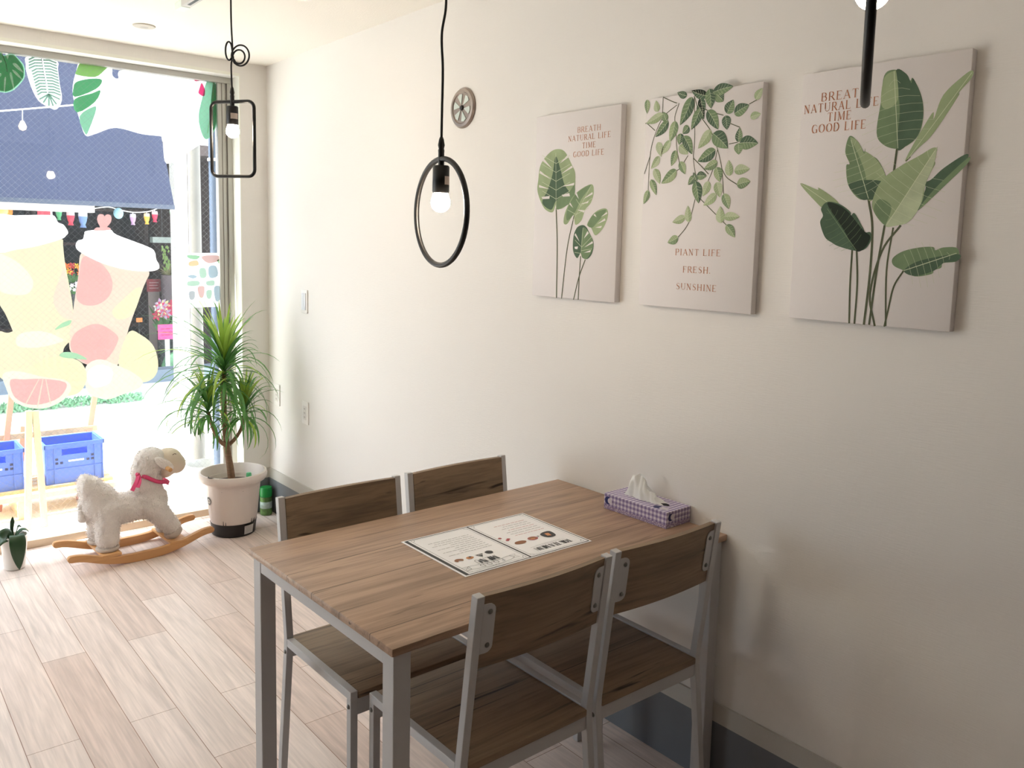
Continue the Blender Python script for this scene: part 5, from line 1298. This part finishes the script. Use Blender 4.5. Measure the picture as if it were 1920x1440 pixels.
MB().box(x1-.02, x1+.02, CYY-.08, CYY+.3, g0, SHZ-.02).build('shelf_support', M_STAND, sd_, .002); MB().box(x0-.16, x0-.12, CYY-.08, CYY+.3, g0, SHZ-.02).build('shelf_support', M_STAND, sd_, .002)

# koi streamers on a string below the awning
def koi(px, py, h, rgb, rgb2, Y, label, lean=0):
    p = O3(px, py, Y); sc = h*.0056
    t = thing('fish_streamer', label, 'streamer', tuple(p), 0, 'fish streamers on the string below the awning')
    m1 = mat('koi_'+'_'.join(map(str, rgb)), rgb, .7, trans=.3); m2 = mat('koi_'+'_'.join(map(str, rgb2)), rgb2, .7, trans=.3)
    M_ = Matrix.Rotation(lean, 4, 'Y')
    prof = [(.22, 0), (.26, -.08), (.27, -.3)]; b = MB(); b.lathe([(r*sc, z*sc) for r, z in prof], 12, M=M_, caps=False); b.build('head', m2, t, smooth=True)
    b = MB(); b.lathe([(r*sc, z*sc) for r, z in [(.27, -.3), (.22, -.6), (.13, -.82), (.20, -1.0)]], 12, M=M_, caps=False); b.build('body', m1, t, smooth=True)
    MB().tube([(0, 0, .018), (0, 0, -.01)], .004, 5).build('hanger', MATS['pale_wire'], t)
KY = 8.15
koi(110, 392, 17, (90, 170, 120), (170, 210, 180), KY, 'green fish streamer next to the left cup lid')
koi(132, 396, 22, (214, 70, 90), (240, 220, 224), KY, 'red fish streamer with pale head between the two cup stickers')
koi(155, 397, 25, (120, 150, 200), (236, 240, 246), KY, 'blue and white fish streamer between the two cup stickers')
koi(249, 401, 18, (200, 160, 200), (230, 220, 236), KY, 'lilac fish streamer on the string, right of the pale blue paper ball')
koi(275, 400, 18, (240, 190, 80), (246, 226, 190), KY, 'yellow fish streamer on the string')
koi(290, 396, 18, (226, 66, 100), (246, 226, 230), KY, 'pinkish red fish streamer, second from the white post')
koi(323, 392, 17, (140, 196, 160), (214, 236, 220), KY, 'pale green fish streamer beside the white post')
pb = O3(222, 400, KY); tag(MB().ell(pb, (.042, .042, .05), 14).build('paper_ball', mat('paper_blue', (170, 214, 226), .7, trans=.3), smooth=True), 'pale blue round paper ball hanging on the string of fish streamers', 'paper ball')
lt_ = thing('paper_lantern', 'round orange flower lantern at the left edge below the awning', 'lantern', tuple(O3(5, 396, KY)))
MB().ell((0, 0, 0), (.075, .05, .075), 14).build('shade', mat('lantern_orange', (244, 150, 60), .6, trans=.4), lt_, smooth=True)
MB().ell((0, -.045, 0), (.035, .02, .035), 10).build('centre', mat('lantern_yellow', (252, 226, 120), .6), lt_, smooth=True)
rb2 = thing('red_banner', 'small red cloth hanging above the left cup lid', 'banner', tuple(O3(82, 386, KY)))
MB().box(-.05, .05, 0, .008, -.10, 0).build('cloth', mat('banner_red', (214, 70, 84), .8), rb2); MB().box(.05, .065, 0, .008, -.10, 0).build('white_edge', mat('banner_white', (236, 234, 236), .8), rb2)
ss = [Vector((O3(60, 388, 7.68).x, 7.67, 1.765))]+[O3(x, y-3, KY) for x, y in ((82, 386), (110, 392), (132, 396), (155, 397), (200, 391), (222, 396), (249, 401), (275, 400), (290, 396), (306, 389), (323, 392))]+[Vector((p1[0]+.003, 8.04, 1.80))]
tag(MB().tube(smoothpath(ss, 5), .005, 5).build('bunting_string', MATS['pale_wire']), 'string holding the fish streamers across the shop front', 'string')

# flowers and signs in the shop
M_GRN = mat('stem_green', (70, 110, 60), .7, var=.2, vscale=20)
def flower_bunch(label, px, py, Y, cols, R, n, seed, pot=None):
    c = O3(px, py, Y); t = thing('flower_bunch', label, 'flowers', (c.x, Y, 0.0)); r = random.Random(seed); z = c.z
    fo = MB()
    for k in range(26):
        a = r.uniform(0, 2*PI); l = r.uniform(.5, 1.1)*R; tip = Vector((math.cos(a)*l, r.uniform(-.4, .4)*l, z+r.uniform(-.9, .5)*R)); b0 = Vector((0, 0, z-R*1.6))
        sd2 = Vector((-math.sin(a), 0, math.cos(a)))*R*.12; m_ = b0.lerp(tip, .6)
        i = [fo.vert(p) for p in (b0, m_+sd2, tip, m_-sd2)]; fo.face(i)
    fo.tube([(0, 0, z-R*1.7), (0, 0, z-R*.3)], R*.12, 8); fo.build('foliage', M_GRN, t)
    for k in range(n):
        a = 2*PI*k/n+r.uniform(-.3, .3); rr_ = R*(.25+.6*r.random()); p = Vector((rr_*math.cos(a), -R*.3, z+rr_*math.sin(a)*.75)); col = cols[k % len(cols)]
        fl = MB(); s = R*r.uniform(.3, .42)
        for q in range(6):
            w_ = 2*PI*q/6+k; dv = Vector((math.cos(w_), -.45, math.sin(w_))); sdv = Vector((-math.sin(w_), 0, math.cos(w_)))
            v = [fl.vert(x) for x in (p, p+dv*s*.55+sdv*s*.26, p+dv*s, p+dv*s*.55-sdv*s*.26)]; fl.face(v)
        fl.build('blossom', mat('petal_'+'_'.join(map(str, col)), col, .7, trans=.2), t)
    v_ = MB(); v_.lathe([(0, .0), (R*.38, .0), (R*.45, max(.08, z-R*1.4)), (0, max(.08, z-R*1.4))], 18); v_.build('bucket', mat('flower_bucket', (58, 62, 64), .6), t, smooth=.6)
flower_bunch('pink and white lily bunch on the right of the shop', 308, 578, 9.0, [(210, 70, 110), (236, 230, 220), (200, 60, 90), (220, 214, 160), (188, 160, 190)], .17, 12, 4)
flower_bunch('orange and yellow flower bunch seen between the two cup stickers', 135, 504, 9.3, [(230, 120, 50), (236, 196, 60), (200, 60, 60)], .10, 7, 6)
flower_bunch('white flower bunch low between the two cup stickers', 137, 536, 9.0, [(238, 230, 236)], .06, 5, 8)
pk = thing('pink_price_sign', 'bright pink price card on a white stick in front of the shop', 'sign', tuple(O3(315, 690, 8.55)))
a = O3(315, 622, 8.55)-O3(315, 690, 8.55); wdt = (O(333, 622, 8.55)[0]-O(298, 622, 8.55)[0])/2; hgt = .075
MB().box(-wdt, wdt, -.008, 0, a.z-hgt, a.z+hgt).build('card', mat('sign_pink', (238, 66, 128), .6), pk); MB().box(-.022, .022, 0, .012, -pk.location.z, a.z).build('stick', mat('stick_white', (226, 226, 226), .6), pk)
d = Draw(lambda u, v, h: (u, -.0085-h, v)); d.lines([[(-.06, a.z+.03), (.07, a.z+.033)], [(-.05, a.z), (.06, a.z-.002)], [(-.06, a.z-.03), (.05, a.z-.03)]], .008, mat('sign_red_ink', (206, 30, 80), .6)); d.build('writing', pk)
rs = thing('red_notice_board', 'dull red notice board on a post inside the shop', 'sign', tuple(O3(288, 535, 9.6)))
MB().box(-.075, .075, -.01, 0, -.07, .07).build('board', mat('notice_red', (150, 64, 70), .7), rs); MB().box(-.06, .06, 0, .01, -rs.location.z, -.07).build('post', mat('notice_post', (150, 134, 130), .8), rs)
d = Draw(lambda u, v, h: (u, -.0105-h, v)); d.lines([[(-.05, .03), (.05, .03)], [(-.05, 0), (.04, 0)], [(-.05, -.03), (.05, -.03)]], .008, mat('notice_pale', (200, 150, 150), .7)); d.build('writing', rs)
tagc = thing('orange_price_tag', 'small orange price tag low in the shop', 'sign', tuple(O3(261, 600, 8.9)))
MB().box(-.03, .03, -.006, 0, -.022, .022).build('card', mat('tag_orange', (220, 128, 60), .6), tagc); MB().box(-.006, .006, 0, .008, -tagc.location.z, 0).build('stick', M_BLACK, tagc)
bgp = O3(322, 682, 8.6)
bag = thing('flower_wrap', 'pale green cellophane flower wrap leaning at the shop front', 'bouquet wrap', (bgp.x, 8.6, 0))
MB().prism([(-.02, 0), (.03, 0), (.11, .20), (.06, .26), (-.06, .20), (-.10, .10)], lambda x, z: (x, -.03, z+bgp.z-.12), lambda x, z: (x, .03, z+bgp.z-.12)).build('wrap', mat('wrap_green', (150, 206, 160), .4, trans=.3), bag, .01)
MB().tube([(0, 0, 0), (.0, 0, bgp.z-.1)], .02, 10).build('stems', M_GRN, bag)
hp = thing('hanging_plant', 'long pale green trailing plant hanging near the white post', 'plant', tuple(O3(304, 450, 9.2)))
MB().box(-.11, .11, -.05, .05, -.03, .03).build('shelf_box', mat('shelf_pale', (160, 172, 166), .7), hp)
hb = MB()
r = random.Random(9)
for k in range(40):
    z = -.03-r.random()*.26; a = r.uniform(-.5, .5); p = Vector((r.uniform(-.03, .04)+z*-.1, -.05, z)); s = .04
    i = [hb.vert(x) for x in (p, p+Vector((.012, -.01, -s*.5)), p+Vector((a*.02, -.005, -s)), p+Vector((-.012, -.01, -s*.5)))]; hb.face(i)
hb.build('foliage', mat('trailing_green', (140, 170, 96), .6, trans=.2), hp)
MB().box(-.004, .004, -.004, .004, 0, 2.35-hp.location.z).build('hanger', M_BLACK, hp)
gr = thing('dry_grass_plant', 'spiky pale grass plant below the trailing plant', 'plant', tuple(O3(318, 516, 9.4)))
gb = MB()
for k in range(30):
    a = r.uniform(.1, PI-.1); l = r.uniform(.08, .2); p0 = Vector((0, 0, 0)); p1 = Vector((math.cos(a)*l, r.uniform(-.05, .05), math.sin(a)*l)); s2_ = Vector((.004, 0, .004))
    i = [gb.vert(x) for x in (p0-s2_, p0+s2_, p1)]; gb.face(i)
gb.build('blades', mat('grass_pale', (170, 168, 120), .7, trans=.2), gr)
MB().lathe([(0, -gr.location.z), (.07, -gr.location.z), (.09, 0), (0, 0)], 20).build('pot', mat('pot_taupe', (120, 108, 112), .7), gr, smooth=.6)
# shelves and boxes in the shade of the shop
shf = thing('shop_shelf', 'dark timber shelving at the back of the shop', 'shelf', (-.6, 10.6, 0))
for z in (.5, 1.0, 1.45, 1.85): MB().box(-2.6, 1.7, -.2, .2, z-.015, z+.015).build('board', M_SHOPDK, shf)
for x in (-2.6, -.6, .5, 1.68): MB().box(x-.02, x+.02, -.2, .2, 0, 2.2).build('upright', M_SHOPDK, shf)
hg = MB(); r = random.Random(21)
y0 = 7.95
for k in range(1400):
    x = r.uniform(-1.7, .25); z = .078+r.random()*.06; y = 7.78+r.uniform(-.08, .08); l = .03; a = r.uniform(0, PI); p = Vector((x, y, z)); v1 = Vector((math.cos(a)*l, r.uniform(-.02, .02), l)); s2_ = Vector((.012, .005, 0))
    i = [hg.vert(q) for q in (p-s2_, p+s2_, p+v1)]; hg.face(i)
h_ = hg.build('low_hedge', mat('hedge_green', (130, 180, 140), .7, trans=.2)); tag(h_, 'low strip of green plants along the foot of the shop front', 'hedge'); h_['kind'] = 'stuff'
